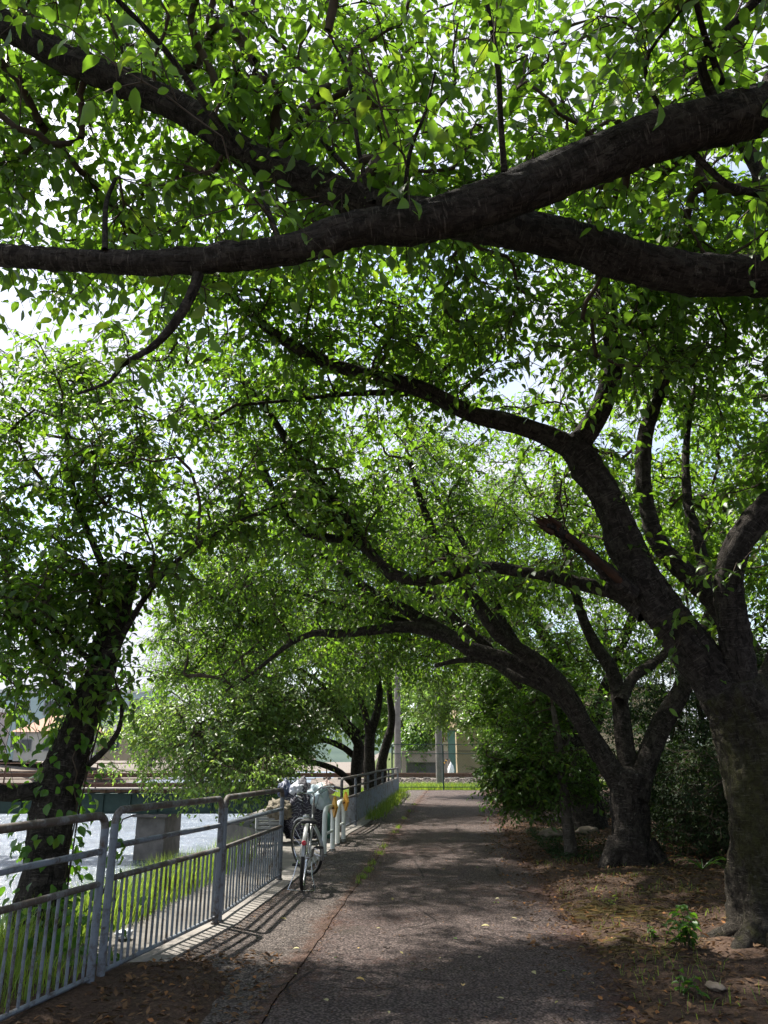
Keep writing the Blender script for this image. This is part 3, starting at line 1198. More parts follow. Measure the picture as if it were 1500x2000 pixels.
for q in ([(2.85, 6.55, .18, .10), (2.6, 6.4, .04, .07), (2.42, 6.2, .0, .045), (2.28, 5.9, -.03, .02)],
          [(2.95, 6.45, .15, .10), (2.85, 6.15, .02, .06), (2.78, 5.8, -.01, .04), (2.7, 5.4, -.04, .02)],
          [(2.85, 6.8, .15, .09), (2.55, 6.95, .02, .05), (2.3, 7.1, -.03, .03)]):
    limb_mesh('root', q, M['bark_moss'], t1, 20, .04, .12, None, .01)
# ------------------------------------------------------------------ second cherry on the right
t2 = thing('cherry_tree', 'forked cherry tree with spreading roots standing in the bare soil, second along the path', 'tree', (3.17, 10.76, 0), 0, GROUP_T)
Y = 10.76
limb_mesh('trunk', PL([(1240, 1730, 84), (1236, 1690, 76), (1230, 1620, 72), (1226, 1560, 74), (1228, 1510, 84)], Y), M['bark'], t2, 48, .04, .08, (.0, .13, .4, 4), .016, 6)
b1 = limb_mesh('limb', PL([(1222, 1545, 58), (1192, 1500, 48), (1153, 1437, 42), (1102, 1349, 38), (1050, 1293, 35), (995, 1255, 32), (966, 1227, 34), (938, 1185, 30), (906, 1143, 26), (870, 1080, 21), (830, 1000, 16), (800, 900, 11)], Y, 10.4), M['bark'], t2, 24, .06, .08, None, .01)
b2 = limb_mesh('limb', PL([(1175, 1480, 42), (1125, 1395, 36), (1060, 1330, 33), (990, 1288, 31), (910, 1263, 28), (860, 1238, 30), (799, 1225, 25), (733, 1230, 21), (663, 1238, 18), (612, 1237, 14), (560, 1262, 11), (500, 1310, 8), (440, 1350, 5)], 10.9, 12.6), M['bark'], t2, 20, .06, .08, None, .008)
b3 = limb_mesh('limb', PL([(925, 1275, 32), (873, 1238, 28), (822, 1209, 26), (761, 1174, 23), (719, 1153, 20), (677, 1120, 17), (640, 1090, 13), (560, 1080, 9), (480, 1090, 6)], 11.8, 12.4), M['bark'], t2, 12, .07, .07)
b4 = limb_mesh('limb', PL([(1235, 1530, 50), (1220, 1450, 40), (1212, 1380, 36), (1195, 1310, 30), (1160, 1255, 26), (1130, 1180, 20), (1100, 1050, 14), (1080, 900, 9)], 10.8, 11.6), M['bark'], t2, 12, .07, .07)
b5 = limb_mesh('limb', PL([(1240, 1560, 58), (1262, 1490, 50), (1292, 1415, 46), (1330, 1350, 40), (1370, 1270, 38), (1400, 1150, 28), (1420, 1000, 18)], 10.7, 11.0), M['bark'], t2, 12, .07, .07)
b6 = limb_mesh('limb', PL([(1212, 1370, 26), (1240, 1320, 24), (1285, 1290, 20), (1330, 1240, 15)], 10.9, 11.6), M['bark'], t2, 10, .08, .07)
b7 = limb_mesh('limb', PL([(1105, 1370, 26), (1060, 1340, 24), (1000, 1318, 20), (955, 1292, 16), (900, 1290, 12), (850, 1300, 8)], 11.2, 12.6), M['bark'], t2, 10, .08, .07)
b8 = limb_mesh('limb', PL([(1075, 1330, 24), (1010, 1260, 20), (960, 1165, 17), (905, 1060, 13), (850, 960, 9), (820, 880, 6)], 11.0, 11.8), M['bark'], t2, 10, .08, .08)
b9 = limb_mesh('limb', PL([(960, 1268, 20), (880, 1200, 17), (790, 1120, 14), (700, 1060, 11), (610, 1010, 8), (540, 960, 5)], 11.6, 12.2), M['bark'], t2, 10, .08, .08)
b10 = limb_mesh('limb', PL([(840, 1232, 16), (760, 1205, 14), (680, 1190, 11), (590, 1160, 8), (500, 1150, 5)], 12.0, 12.8), M['bark'], t2, 10, .08, .08)
for k, q in enumerate((
    [(1215, 1690, 60), (1195, 1712, 40), (1178, 1722, 24), (1160, 1728, 10)],
    [(1262, 1690, 56), (1285, 1712, 40), (1305, 1735, 30), (1330, 1748, 18)],
    [(1240, 1700, 50), (1245, 1735, 30), (1238, 1752, 12)])):
    limb_mesh('root', [(*P(u, v, Y - .06 * i)[:2], max(-.03, .30 - .14 * i), w * .5 * 10 / FPX) for i, (u, v, w) in enumerate(q)], M['bark'], t2, 10, .05, .1)
pts = np.vstack([
    sample_volume([((-.3, 11.8, 5.4), (3.8, 2.2, 1.9), 380), ((-2.6, 12.4, 4.2), (2.2, 1.8, 1.3), 140), ((4.4, 11.5, 5.2), (2.2, 2.4, 2.2), 330), ((-.4, 12.8, 7.0), (4.0, 2.0, 1.2), 110), ((2.6, 11.4, 3.6), (1.3, 1.6, .7), 80), ((-.4, 13.6, 4.2), (3.2, 1.3, 1.1), 300), ((-2.8, 13.4, 3.4), (1.9, 1.3, 1.2), 150)], 23, .8, .06, clear_way),
    halo(b1, .55, 80, .45, .3), halo(b2, .5, 110, .45, .3), halo(b3, .3, 90, .42, .25), halo(b4, .5, 60, .45, .2), halo(b7, .5, 40, .4, .2), halo(b6, .3, 40, .4, .2)])
pts = np.array([p for p in pts if clear_way(p) and not (p[1] < 12.4 and p[2] < 1.5 + p[1] * .18 and rng.random() < .75)])
NL += grow(t2, [tail(b1, .4), tail(b2, .3), b3, tail(b4, .4), tail(b5, .4), b6, tail(b7, .2), b8, b9, b10], pts, M['twig'], M['leaf'], 23, 4, 7, .10, 2, .45, 260, .4)


# ------------------------------------------------------------------ cherries farther along on the right
def plain_tree(name, label, base, limbs, vols, seed, leaf='leaf', bark='bark', tr=.22, th=1.4, group=GROUP_T, sing=120, Lm=.11, per=4, nl=7, twl=.48, cat='tree', keep=clear_way, thr=-.15, freq=.7, lean=(0, 0), droop=.4):
    r = thing(name, label, cat, base, 0, group)
    bx, by, bz = base
    limb_mesh('trunk', W4((bx, by, bz - .15, tr * 1.25), (bx + lean[0] * .3, by + lean[1] * .3, bz + th * .35, tr), (bx + lean[0] * .7, by + lean[1] * .7, bz + th * .7, tr * .92), (bx + lean[0], by + lean[1], bz + th, tr * .85)), M[bark], r, 14, .12, .08, (bz, .3, .4, 4))
    arr = []
    for l in limbs:
        s = (bx + lean[0] * .9, by + lean[1] * .9, bz + th * .85, tr * .62)
        arr.append(limb_mesh('limb', [s] + [tuple(q) for q in l], M[bark], r, 9, .14, .08))
    p = sample_volume(vols, seed, freq, thr, keep)
    global NL
    NL += grow(r, [tail(a, .3) for a in arr], p, M['twig'], M[leaf], seed, per, nl, Lm, 2, twl, sing, droop, twigs=sing > 40)
    return r


plain_tree('cherry_tree', 'dark cherry tree behind the slim grey trunk, third along the right side of the path', (3.76, 15.26, .05),
           [[(3.0, 15.3, 2.4, .14), (1.8, 15.6, 3.6, .11), (.4, 16.0, 4.5, .08), (-1.4, 16.4, 4.8, .04)],
            [(3.6, 15.8, 3.0, .13), (3.0, 16.4, 4.6, .09), (2.4, 16.8, 6.2, .04)],
            [(4.4, 15.4, 2.8, .12), (5.2, 15.6, 4.4, .08), (5.8, 15.8, 5.8, .04)]],
           [((1.2, 16.4, 5.4), (3.6, 2.6, 1.7), 420), ((4.6, 15.8, 4.8), (2.2, 2.2, 1.9), 200), ((.8, 16.8, 7.0), (4.4, 2.6, 1.9), 250), ((-1.0, 16.6, 4.4), (1.8, 1.6, 1.0), 120), ((.6, 16.2, 3.9), (3.2, 2.2, 1.0), 280), ((4.2, 15.6, 3.2), (1.6, 1.6, .9), 120)], 31, tr=.27, th=1.5)
plain_tree('cherry_tree', 'cherry tree arching over the far end of the path before the wire fence', (4.6, 22.0, .05),
           [[(3.6, 22.2, 2.8, .13), (2.4, 22.5, 4.0, .10), (1.0, 22.8, 4.6, .06), (-.4, 23, 4.6, .03)],
            [(4.6, 22.6, 3.0, .12), (4.2, 23, 5.0, .08), (3.8, 23.2, 6.6, .04)]],
           [((2.4, 22.6, 5.6), (3.4, 2.8, 1.9), 400), ((1.5, 23, 8.0), (5.0, 3.0, 2.2), 330), ((5.2, 22, 4.2), (2.0, 2.2, 2.0), 160), ((1.8, 22.6, 4.2), (3.2, 2.8, 1.1), 280)], 37, tr=.25, th=1.6)
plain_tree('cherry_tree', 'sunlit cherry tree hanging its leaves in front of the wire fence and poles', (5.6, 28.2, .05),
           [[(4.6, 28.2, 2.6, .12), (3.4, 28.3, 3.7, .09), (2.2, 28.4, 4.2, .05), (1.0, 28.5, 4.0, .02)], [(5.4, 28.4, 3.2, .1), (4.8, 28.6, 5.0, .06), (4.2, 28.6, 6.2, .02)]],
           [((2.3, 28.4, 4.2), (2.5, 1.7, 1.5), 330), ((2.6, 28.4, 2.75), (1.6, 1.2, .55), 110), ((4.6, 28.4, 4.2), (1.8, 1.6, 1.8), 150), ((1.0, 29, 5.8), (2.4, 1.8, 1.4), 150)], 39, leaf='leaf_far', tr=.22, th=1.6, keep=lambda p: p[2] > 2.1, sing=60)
plain_tree('cherry_tree', 'cherry tree deep in the shade behind the hedge, beyond the big leaning trunk', (7.6, 9.2, .1),
           [[(7.0, 9.2, 3.0, .13), (6.2, 9.4, 4.6, .09), (5.4, 9.6, 6.0, .04)], [(8.0, 9.6, 3.2, .12), (8.2, 10, 5.0, .08), (8.2, 10.2, 6.8, .03)]],
           [((6.4, 9.6, 5.4), (2.6, 2.6, 2.4), 430)], 41, sing=40, th=1.7)
plain_tree('cherry_tree', 'cherry tree standing back among the dark evergreens right of the forked tree', (7.4, 14.0, .1),
           [[(6.8, 14, 3.0, .13), (6.0, 14.2, 4.8, .09), (5.6, 14.3, 6.4, .04)], [(7.8, 14.4, 3.2, .12), (8.2, 15, 5.2, .07), (8.4, 15.2, 6.8, .03)]],
           [((6.8, 14.2, 5.2), (2.6, 2.6, 2.6), 380)], 43, sing=20, th=1.7)

# ------------------------------------------------------------------ the pollarded tree outside the railing, left
t5 = thing('cherry_tree', 'ivy-clad lopped cherry trunk leaning right outside the railing, nearest the river on the left', 'tree', (-2.75, 6.9, -.15), 0, GROUP_T)
Y = 6.9
a5t = limb_mesh('trunk', PL([(62, 1905, 105), (75, 1800, 98), (90, 1690, 92), (108, 1580, 90), (132, 1490, 84), (162, 1400, 70), (195, 1310, 60), (220, 1220, 54), (240, 1150, 48), (252, 1108, 42)], Y, 7.2), M['bark'], t5, 44, .04, .09, (-.2, .3, .4, 4), .014)
c1 = limb_mesh('limb', PL([(120, 1560, 44), (70, 1545, 38), (10, 1550, 34), (-60, 1520, 40), (-150, 1420, 28), (-220, 1250, 16)], 6.95, 6.6), M['bark'], t5, 12, .06, .07)
c2 = limb_mesh('branch', PL([(205, 1300, 16), (240, 1240, 14), (285, 1165, 12), (335, 1105, 10), (400, 1055, 8), (480, 1012, 6), (560, 980, 4)], 7.1, 6.6), M['bark'], t5, 8, .07, .05)
c3 = limb_mesh('branch', PL([(165, 1500, 15), (205, 1465, 13), (232, 1425, 11), (238, 1380, 8), (225, 1330, 5)], 6.95, 6.7), M['bark'], t5, 8, .07, .05)
c4 = limb_mesh('branch', PL([(170, 1400, 22), (110, 1330, 18), (60, 1240, 15), (20, 1130, 11), (-10, 1000, 7)], 7.0, 7.3), M['bark'], t5, 8, .07, .06)
c5 = limb_mesh('branch', PL([(232, 1180, 20), (190, 1080, 16), (150, 980, 12), (130, 860, 8), (140, 760, 5)], 7.15, 7.5), M['bark'], t5, 8, .07, .06)
c6 = limb_mesh('branch', PL([(205, 1320, 14), (120, 1240, 12), (20, 1200, 9), (-80, 1180, 6)], 7.1, 6.4), M['bark'], t5, 8, .07, .06)
keep5 = lambda p: clear_way(p) and not (p[2] < 1.9 and p[0] > -2.3)
pts = np.vstack([sample_volume([((-3.4, 7.2, 4.0), (1.5, 1.3, 1.6), 170), ((-3.5, 6.9, 2.4), (1.2, .9, 1.1), 95), ((-3.0, 6.7, 2.5), (.65, .5, .9), 20), ((-2.2, 7.1, 4.2), (1.1, 1.0, .6), 45)], 53, .9, -.15, keep5),
                 halo(c2, .35, 40, .22, 0), halo(a5t, .84, 26, .24, .1), halo(c4, .3, 40, .35), halo(c5, .3, 40, .35), halo(c6, .3, 30, .3), halo(c3, .4, 8, .15), halo(c1, .4, 20, .3)])
pts = np.array([p for p in pts if keep5(p) and not (215 < pix(p)[0] < 345 and 1130 < pix(p)[1] < 1400 and rng.random() < .8)])
NL += grow(t5, [tail(a5t, .7), c1, c2, c3, c4, c5, c6], pts, M['twig'], M['leaf'], 53, 4, 7, .095, 6, .36, 300, .38)

# ------------------------------------------------------------------ the many-stemmed tree by the far railing, left
t6 = thing('cherry_tree', 'many-stemmed cherry tree with low boughs sweeping over the river behind the far railing', 'tree', (-.6, 23.5, -.1), 0, GROUP_T)
d = []
d.append(limb_mesh('trunk', PL([(693, 1570, 26), (694, 1528, 25), (697, 1482, 24), (700, 1453, 22), (684, 1430, 18), (648, 1391, 14), (600, 1340, 9), (560, 1290, 5)], 22.5, 21.5), M['bark'], t6, 12, .15, .08))
d.append(limb_mesh('trunk', PL([(722, 1570, 27), (722, 1516, 25), (722, 1444, 22), (734, 1400, 18), (741, 1357, 15), (739, 1326, 13), (735, 1250, 8)], 23.5, 23.5), M['bark'], t6, 12, .15, .08))
d.append(limb_mesh('trunk', PL([(742, 1570, 26), (744, 1511, 24), (749, 1473, 20), (763, 1425, 17), (765, 1396, 15), (760, 1343, 12), (765, 1260, 7)], 24.5, 24.5), M['bark'], t6, 12, .15, .08))
d.append(limb_mesh('limb', PL([(722, 1440, 16), (712, 1391, 14), (696, 1348, 11), (670, 1290, 7)], 23.5, 22.5), M['bark'], t6, 10, .15, .08))
d.append(limb_mesh('limb', PL([(690, 1475, 15), (667, 1458, 13), (631, 1446, 11), (598, 1456, 9), (560, 1475, 6), (520, 1500, 4)], 22.4, 20.0), M['bark'], t6, 10, .12, .08))
d.append(limb_mesh('limb', PL([(692, 1535, 16), (679, 1521, 14), (657, 1504, 13), (624, 1492, 12), (590, 1487, 10), (540, 1500, 7), (470, 1530, 4)], 22.4, 19.0), M['bark'], t6, 10, .12, .08))
d.append(limb_mesh('limb', PL([(700, 1430, 12), (640, 1380, 10), (560, 1370, 8), (470, 1400, 6), (380, 1440, 4)], 22.0, 18.0), M['bark'], t6, 10, .12, .08))
d.append(limb_mesh('limb', PL([(695, 1440, 12), (620, 1330, 10), (520, 1290, 7), (420, 1300, 5), (340, 1330, 3)], 22.0, 18.5), M['bark'], t6, 10, .12, .08))
keep6 = lambda p: (p[0] < xf(p[1]) - .2 or p[2] > 3.6) and p[2] > .35 and not (p[0] > -1.6 and p[2] < 2.1)
pts = np.vstack([sample_volume([((-3.2, 20.5, 3.8), (3.2, 2.6, 2.1), 720), ((-2.6, 19.0, 2.0), (1.6, 1.6, 1.1), 150), ((-1.2, 23.5, 5.2), (2.6, 2.4, 2.0), 300), ((-3.6, 22.5, 7.0), (3.6, 2.8, 1.8), 260), ((-4.6, 18.2, 2.0), (1.8, 1.5, 1.5), 240), ((-2.9, 17.4, 1.1), (1.3, 1.2, .6), 90)], 61, .55, -.2, keep6),
                 halo(d[4], .4, 50, .4), halo(d[5], .4, 60, .35), halo(d[6], .3, 80, .45), halo(d[7], .3, 80, .5)])
pts = np.array([p for p in pts if keep6(p)])
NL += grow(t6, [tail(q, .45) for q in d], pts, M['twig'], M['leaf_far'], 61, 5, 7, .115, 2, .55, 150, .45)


# ------------------------------------------------------------------ evergreens, hedge and ivy
def shrub(name, label, cat, base, vols, leaf, seed, stems, Lm=.075, per=4, nl=8, bark='bark', sing=100, group=None, thr=-.2, freq=1.2, keep=None, twl=.26, droop=.2, trunk=None, lod=2):
    r = thing(name, label, cat, base, 0, group)
    arr = []
    if trunk is not None:
        arr.append(limb_mesh('trunk', trunk, M[bark], r, 14, .08, .06, (base[2], .15, .2, 3)))
    for s in stems:
        arr.append(limb_mesh('stem', s, M[bark], r, 7, .12, .06))
    p = sample_volume(vols, seed, freq, thr, keep)
    global NL
    NL += grow(r, [tail(a, .35) for a in arr], p, M['twig'], M[leaf], seed, per, nl, Lm, lod, twl, sing, droop, crown='foliage', max_r=.02, twigs=sing > 60)
    return r


tr = PL([(1116, 1690, 30), (1112, 1640, 27), (1106, 1590, 24), (1098, 1520, 22), (1090, 1450, 18), (1080, 1380, 10)], 11.9, 12.0)
shrub('evergreen_tree', 'glossy evergreen bush tree on a slim bare grey trunk bulging over the path edge', 'tree', (2.67, 11.95, 0),
      [((2.35, 12.4, 1.30), (1.0, .9, .72), 330), ((2.7, 12.6, 2.2), (.9, .8, .6), 140), ((1.95, 12.4, 1.05), (.5, .6, .5), 110)], 'leaf_evergreen', 71,
      [[(2.65, 11.95, 1.1, .03), (2.3, 12.2, 1.3, .02), (1.9, 12.4, 1.2, .008)], [(2.62, 11.98, 1.3, .03), (2.9, 12.5, 1.7, .02), (3.2, 12.8, 2.0, .008)]],
      .085, 4, 8, 'bark_pale', 260, trunk=tr, thr=-.3, keep=lambda p: p[2] > .62 - .2 * (p[0] - 2))
shrub('evergreen_tree', 'evergreen tree leaning out over the far path, right of the wire fence', 'tree', (4.2, 18.2, 0),
      [((3.0, 18.0, 3.0), (1.4, 1.5, 1.0), 330), ((3.4, 18.4, 1.7), (1.1, 1.2, .9), 220), ((2.3, 18.2, 2.7), (.8, .9, .6), 130)], 'leaf_evergreen', 73,
      [[(4.2, 18.2, .1, .12), (3.6, 18.1, 1.1, .10), (2.7, 18.0, 1.9, .06), (2.2, 18, 2.6, .02)], [(4.1, 18.2, .6, .08), (4.0, 18.3, 1.8, .06), (3.6, 18.4, 3.0, .02)]],
      .09, 4, 8, 'bark', 120, thr=-.3, keep=lambda p: p[0] > 1.7 + .9 * (p[2] < 2.0))
shrub('evergreen_tree', 'dense evergreen tree closing the right side of the path before the wire fence', 'tree', (5.2, 25.0, 0),
      [((4.7, 24.8, 2.4), (1.4, 1.8, 1.9), 420)], 'leaf_evergreen', 75,
      [[(5.2, 25, 0, .1), (5.1, 25, 1.6, .08), (4.8, 24.8, 3.2, .02)]], .10, 4, 8, 'bark', 60, thr=-.4, twl=.35)
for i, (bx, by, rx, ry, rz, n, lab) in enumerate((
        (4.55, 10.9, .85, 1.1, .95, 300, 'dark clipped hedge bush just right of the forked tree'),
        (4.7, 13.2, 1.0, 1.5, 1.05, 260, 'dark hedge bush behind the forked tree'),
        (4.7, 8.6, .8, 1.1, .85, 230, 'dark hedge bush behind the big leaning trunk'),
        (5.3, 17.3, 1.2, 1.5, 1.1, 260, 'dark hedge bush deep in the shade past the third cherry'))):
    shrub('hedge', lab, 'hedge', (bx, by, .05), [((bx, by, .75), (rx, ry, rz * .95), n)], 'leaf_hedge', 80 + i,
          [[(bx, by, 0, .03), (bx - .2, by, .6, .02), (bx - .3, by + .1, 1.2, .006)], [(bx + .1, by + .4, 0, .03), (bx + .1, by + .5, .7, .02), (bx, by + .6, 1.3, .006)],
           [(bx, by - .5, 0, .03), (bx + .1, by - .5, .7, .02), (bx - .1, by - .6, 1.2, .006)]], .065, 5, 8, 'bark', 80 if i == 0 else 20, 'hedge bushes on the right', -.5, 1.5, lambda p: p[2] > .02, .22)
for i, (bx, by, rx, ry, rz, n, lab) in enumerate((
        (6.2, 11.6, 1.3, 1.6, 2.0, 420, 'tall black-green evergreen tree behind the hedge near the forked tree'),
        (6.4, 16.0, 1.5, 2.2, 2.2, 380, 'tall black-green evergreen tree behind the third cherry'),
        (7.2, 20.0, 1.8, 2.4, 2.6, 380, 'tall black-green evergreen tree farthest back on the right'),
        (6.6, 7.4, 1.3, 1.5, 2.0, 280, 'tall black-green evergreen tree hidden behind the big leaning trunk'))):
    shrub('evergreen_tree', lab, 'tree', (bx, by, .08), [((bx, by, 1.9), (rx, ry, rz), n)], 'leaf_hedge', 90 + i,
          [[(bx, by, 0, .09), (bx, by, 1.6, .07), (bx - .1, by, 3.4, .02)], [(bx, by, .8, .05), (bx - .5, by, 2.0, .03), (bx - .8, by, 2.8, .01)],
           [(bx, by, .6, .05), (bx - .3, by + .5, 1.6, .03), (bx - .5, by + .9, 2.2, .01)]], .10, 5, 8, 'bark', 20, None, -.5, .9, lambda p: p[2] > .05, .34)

# ivy on the lopped trunk and round the railing post
iv = thing('ivy', 'ivy climbing the lopped trunk and curling round the near railing', 'plant', (-2.7, 6.7, -.1))
n = 620
i = rng.integers(0, len(a5t) - 1, n)
an = rng.random(n) * 2 * math.pi
rr = a5t[i, 3] * 1.12 + .02 + np.abs(rng.normal(size=n)) * .07
pp = a5t[i, :3] + np.stack([np.cos(an) * rr, np.sin(an) * rr, rng.normal(size=n) * .03], 1)
g2 = np.array([P(u, v, Yq) for (u, v, Yq) in [(225 + rng.normal() * 14, 1590 + rng.random() * 120, 5.95 + rng.random() * .25) for _ in range(26)]]
              + [P(u, v, Yq) for (u, v, Yq) in [(150 + rng.normal() * 45, 1730 + rng.random() * 170, 6.2 + rng.random() * .5) for _ in range(150)]])
pp = np.vstack([pp, g2])
n = len(pp)
out = np.vstack([np.stack([np.cos(an), np.sin(an), np.zeros(len(an))], 1), unit(rng.normal(size=(len(g2), 3)))])
ld = unit(out * .7 + np.array([[0, 0, -.7]]) + rng.normal(size=(n, 3)) * .4)
nn = ortho(out + np.array([[0, 0, .6]]) + rng.normal(size=(n, 3)) * .4, ld)
L = .055 + .05 * rng.random(n)
ok, dep = in_view(pp)
top = np.argsort(-np.where(ok, L / dep, 0))[:280]
leaf_objects(pp[top], ld[top], nn[top], L[top], L[top] * .75, M['leaf_ivy'], iv)
rest = np.ones(n, bool)
rest[top] = False
o = bpy.data.objects.new('foliage', leaf_mesh('foliage', pp[rest], ld[rest], nn[rest], L[rest], L[rest] * .75, 6, M['leaf_ivy']))
link(o)
o.parent = iv
o.matrix_parent_inverse = iv.matrix_basis.inverted()
tag(o, kind='stuff')
mb = MB()
for k in range(7):
    a0 = rng.random() * 6.28
    q = []
    for j in range(0, len(a5t), 3):
        a0 += rng.normal() * .22
        q.append(a5t[j, :3] + np.array([math.cos(a0), math.sin(a0), 0]) * (a5t[j, 3] * 1.06 + .006))
    mb.tube(q, .007, 5)
mb.tube([P(196, 1760, 6.2), P(215, 1700, 6.1), P(222, 1640, 6.02), P(240, 1600, 6.05), P(262, 1592, 6.1)], .006, 5)
ob = mb.build('vine', M['twig'], iv, True)
ob.matrix_parent_inverse = iv.matrix_basis.inverted()
print('leaves in crowns', NL)

# ------------------------------------------------------------------ railings
def adopt(o, parent):
    o.parent = parent
    o.matrix_parent_inverse = parent.matrix_basis.inverted()
    return o


def arc(c, r, a0, a1, ux, uz, n=6):
    return [Vector(c) + Vector(ux) * (r * math.cos(a0 + (a1 - a0) * k / n)) + Vector(uz) * (r * math.sin(a0 + (a1 - a0) * k / n)) for k in range(n + 1)]


def railing(label, a, b, ha, hb, nbal, both=True):
    """one bent-tube railing panel from a to b"""
    a, b = Vector((*a, 0)), Vector((*b, 0))
    r = thing('railing', label, 'railing', a, 0, 'bent-tube railing panels along the path')
    d = (b - a).normalized()
    up = Vector((0, 0, 1))
    R0 = .09
    L = (b - a).length
    hh = lambda s: ha + (hb - ha) * s / L
    at = lambda s, z: a + d * s + up * z
    rt = .027
    post_r = .0275

    def add(mb, name, m, sm=True):
        return adopt(mb.build(name, M[m], None, sm), r)
    top = arc(at(R0, hh(0) - R0), R0, math.pi, math.pi / 2, d, up) + arc(at(L - R0, hh(L) - R0), R0, math.pi / 2, 0, d, up)
    add(MB().tube(top, rt, 10), 'top_rail', 'fence_rust')
    for s in (0.0, L):
        add(MB().tube([at(s, -.12), at(s, .25), at(s, .6), at(s, hh(s) - R0 + .004)], post_r, 10), 'post', 'fence_paint')
        mb = MB()
        mb.tube([at(s, .0), at(s, .035)], .038, 10)
        add(mb, 'post_collar', 'fence_rust')
    for k, (z, rr, mm) in enumerate(((.80, .0215, 'fence_paint'), (.605, .0215, 'fence_rust'), (.075, .017, 'fence_paint'))):
        f = z / 1.0 if k < 2 else 1
        q0, q1 = at(0.01, z * (ha / 1.02 if k < 2 else 1)), at(L - .01, z * (hb / 1.02 if k < 2 else 1))
        add(MB().tube([q0, q0.lerp(q1, .5), q1], rr, 8), ('mid_rail', 'upper_rail', 'bottom_rail')[k], mm)
    me = None
    for k in range(nbal):
        s = L * (k + 1) / (nbal + 1)
        ztop = .605 * hh(s) / 1.02
        if me is None:
            mb = MB().tube([(0, 0, 0), (0, 0, .5), (0, 0, 1)], .0105, 6)
            o = mb.build('baluster', M['fence_paint'], None, True)
            me = o.data
        else:
            o = bpy.data.objects.new('baluster', me)
            C.objects.link(o)
        o.location = at(s, .075)
        tilt = random.gauss(0, .006)
        o.rotation_euler = (tilt, random.gauss(0, .006), random.random() * 3)
        o.scale = (1, 1, ztop - .075)
        o.parent = r
        o.matrix_parent_inverse = r.matrix_basis.inverted()
    return r


railing('blue-grey railing panel with rusty top rail nearest the camera, cut by the left edge', (-2.36, 4.05), (-1.925, 5.72), 1.07, 1.07, 19)
railing('blue-grey railing panel between the ivy-clad post and the next pair of posts', (-1.905, 5.86), (-1.505, 7.63), 1.09, 1.07, 21)
railing('blue-grey railing panel ending just before the parked bicycle', (-1.49, 7.72), (-1.25, 10.08), 1.07, 1.035, 22)

# far railing: continuous top rail, posts, corrugated sheet below
fr = thing('railing', 'long weathered railing with blue-grey corrugated sheet beyond the white hoops', 'railing', (-.81, 15.62, 0))
ys = [15.62, 17.04, 19.32, 20.88, 22.9, 24.9, 26.9, 28.86]
hh = [.97, .98, .96, .97, .95, .93, .91, .88]
H = lambda y: interp(y, ys, hh)
top = arc((xf(15.7), 15.71, .88), .09, math.pi, math.pi / 2, (0.13, .99, 0), (0, 0, 1)) + [Vector((xf(q), q, H(q))) for q in ys[1:]]
top[0:1] = [Vector((xf(15.62), 15.62, -.05)), Vector((xf(15.62), 15.62, .5)), top[0]]
adopt(MB().tube(top, .029, 8).build('top_rail', M['fence_rust'], None, True), fr)
for z, rr in ((.78, .02), (.60, .022), (.10, .018)):
    adopt(MB().tube([Vector((xf(q), q, z * (H(q) / .97))) for q in ys], rr, 6).build('rail', M['fence_rust'] if z > .5 else M['fence_paint'], None, True), fr)
for q in ys[1:]:
    adopt(MB().tube([(xf(q), q, -.1), (xf(q), q, H(q))], .029, 8).build('post', M['fence_paint'], None, True), fr)
y = 15.75
k = 0
while y < 17.0:
    adopt(MB().tube([(xf(y), y, .1), (xf(y), y, .60)], .0105, 5).build('baluster', M['fence_paint'], None, True), fr)
    y += .105
for k in range(len(ys) - 2):
    y0, y1 = ys[k + 1] + .04, ys[k + 2] - .04
    mb = MB()
    n = int((y1 - y0) / .035)
    for j in range(n + 1):
        q = y0 + (y1 - y0) * j / n
        off = .018 * (1 if j % 4 in (1, 2) else -1) * .5 + .034
        zt = .595 * H(q) / .97
        mb.v += [Vector((xf(q) + off, q, .11)), Vector((xf(q) + off, q, zt)), Vector((xf(q) + off - .004, q, zt)), Vector((xf(q) + off - .004, q, .11))]
    for j in range(n):
        b = j * 4
        for e in range(4):
            e2 = (e + 1) % 4
            mb.f.append((b + e, b + 4 + e, b + 4 + e2, b + e2))
    adopt(mb.build('sheet', M['fence_sheet']), fr)

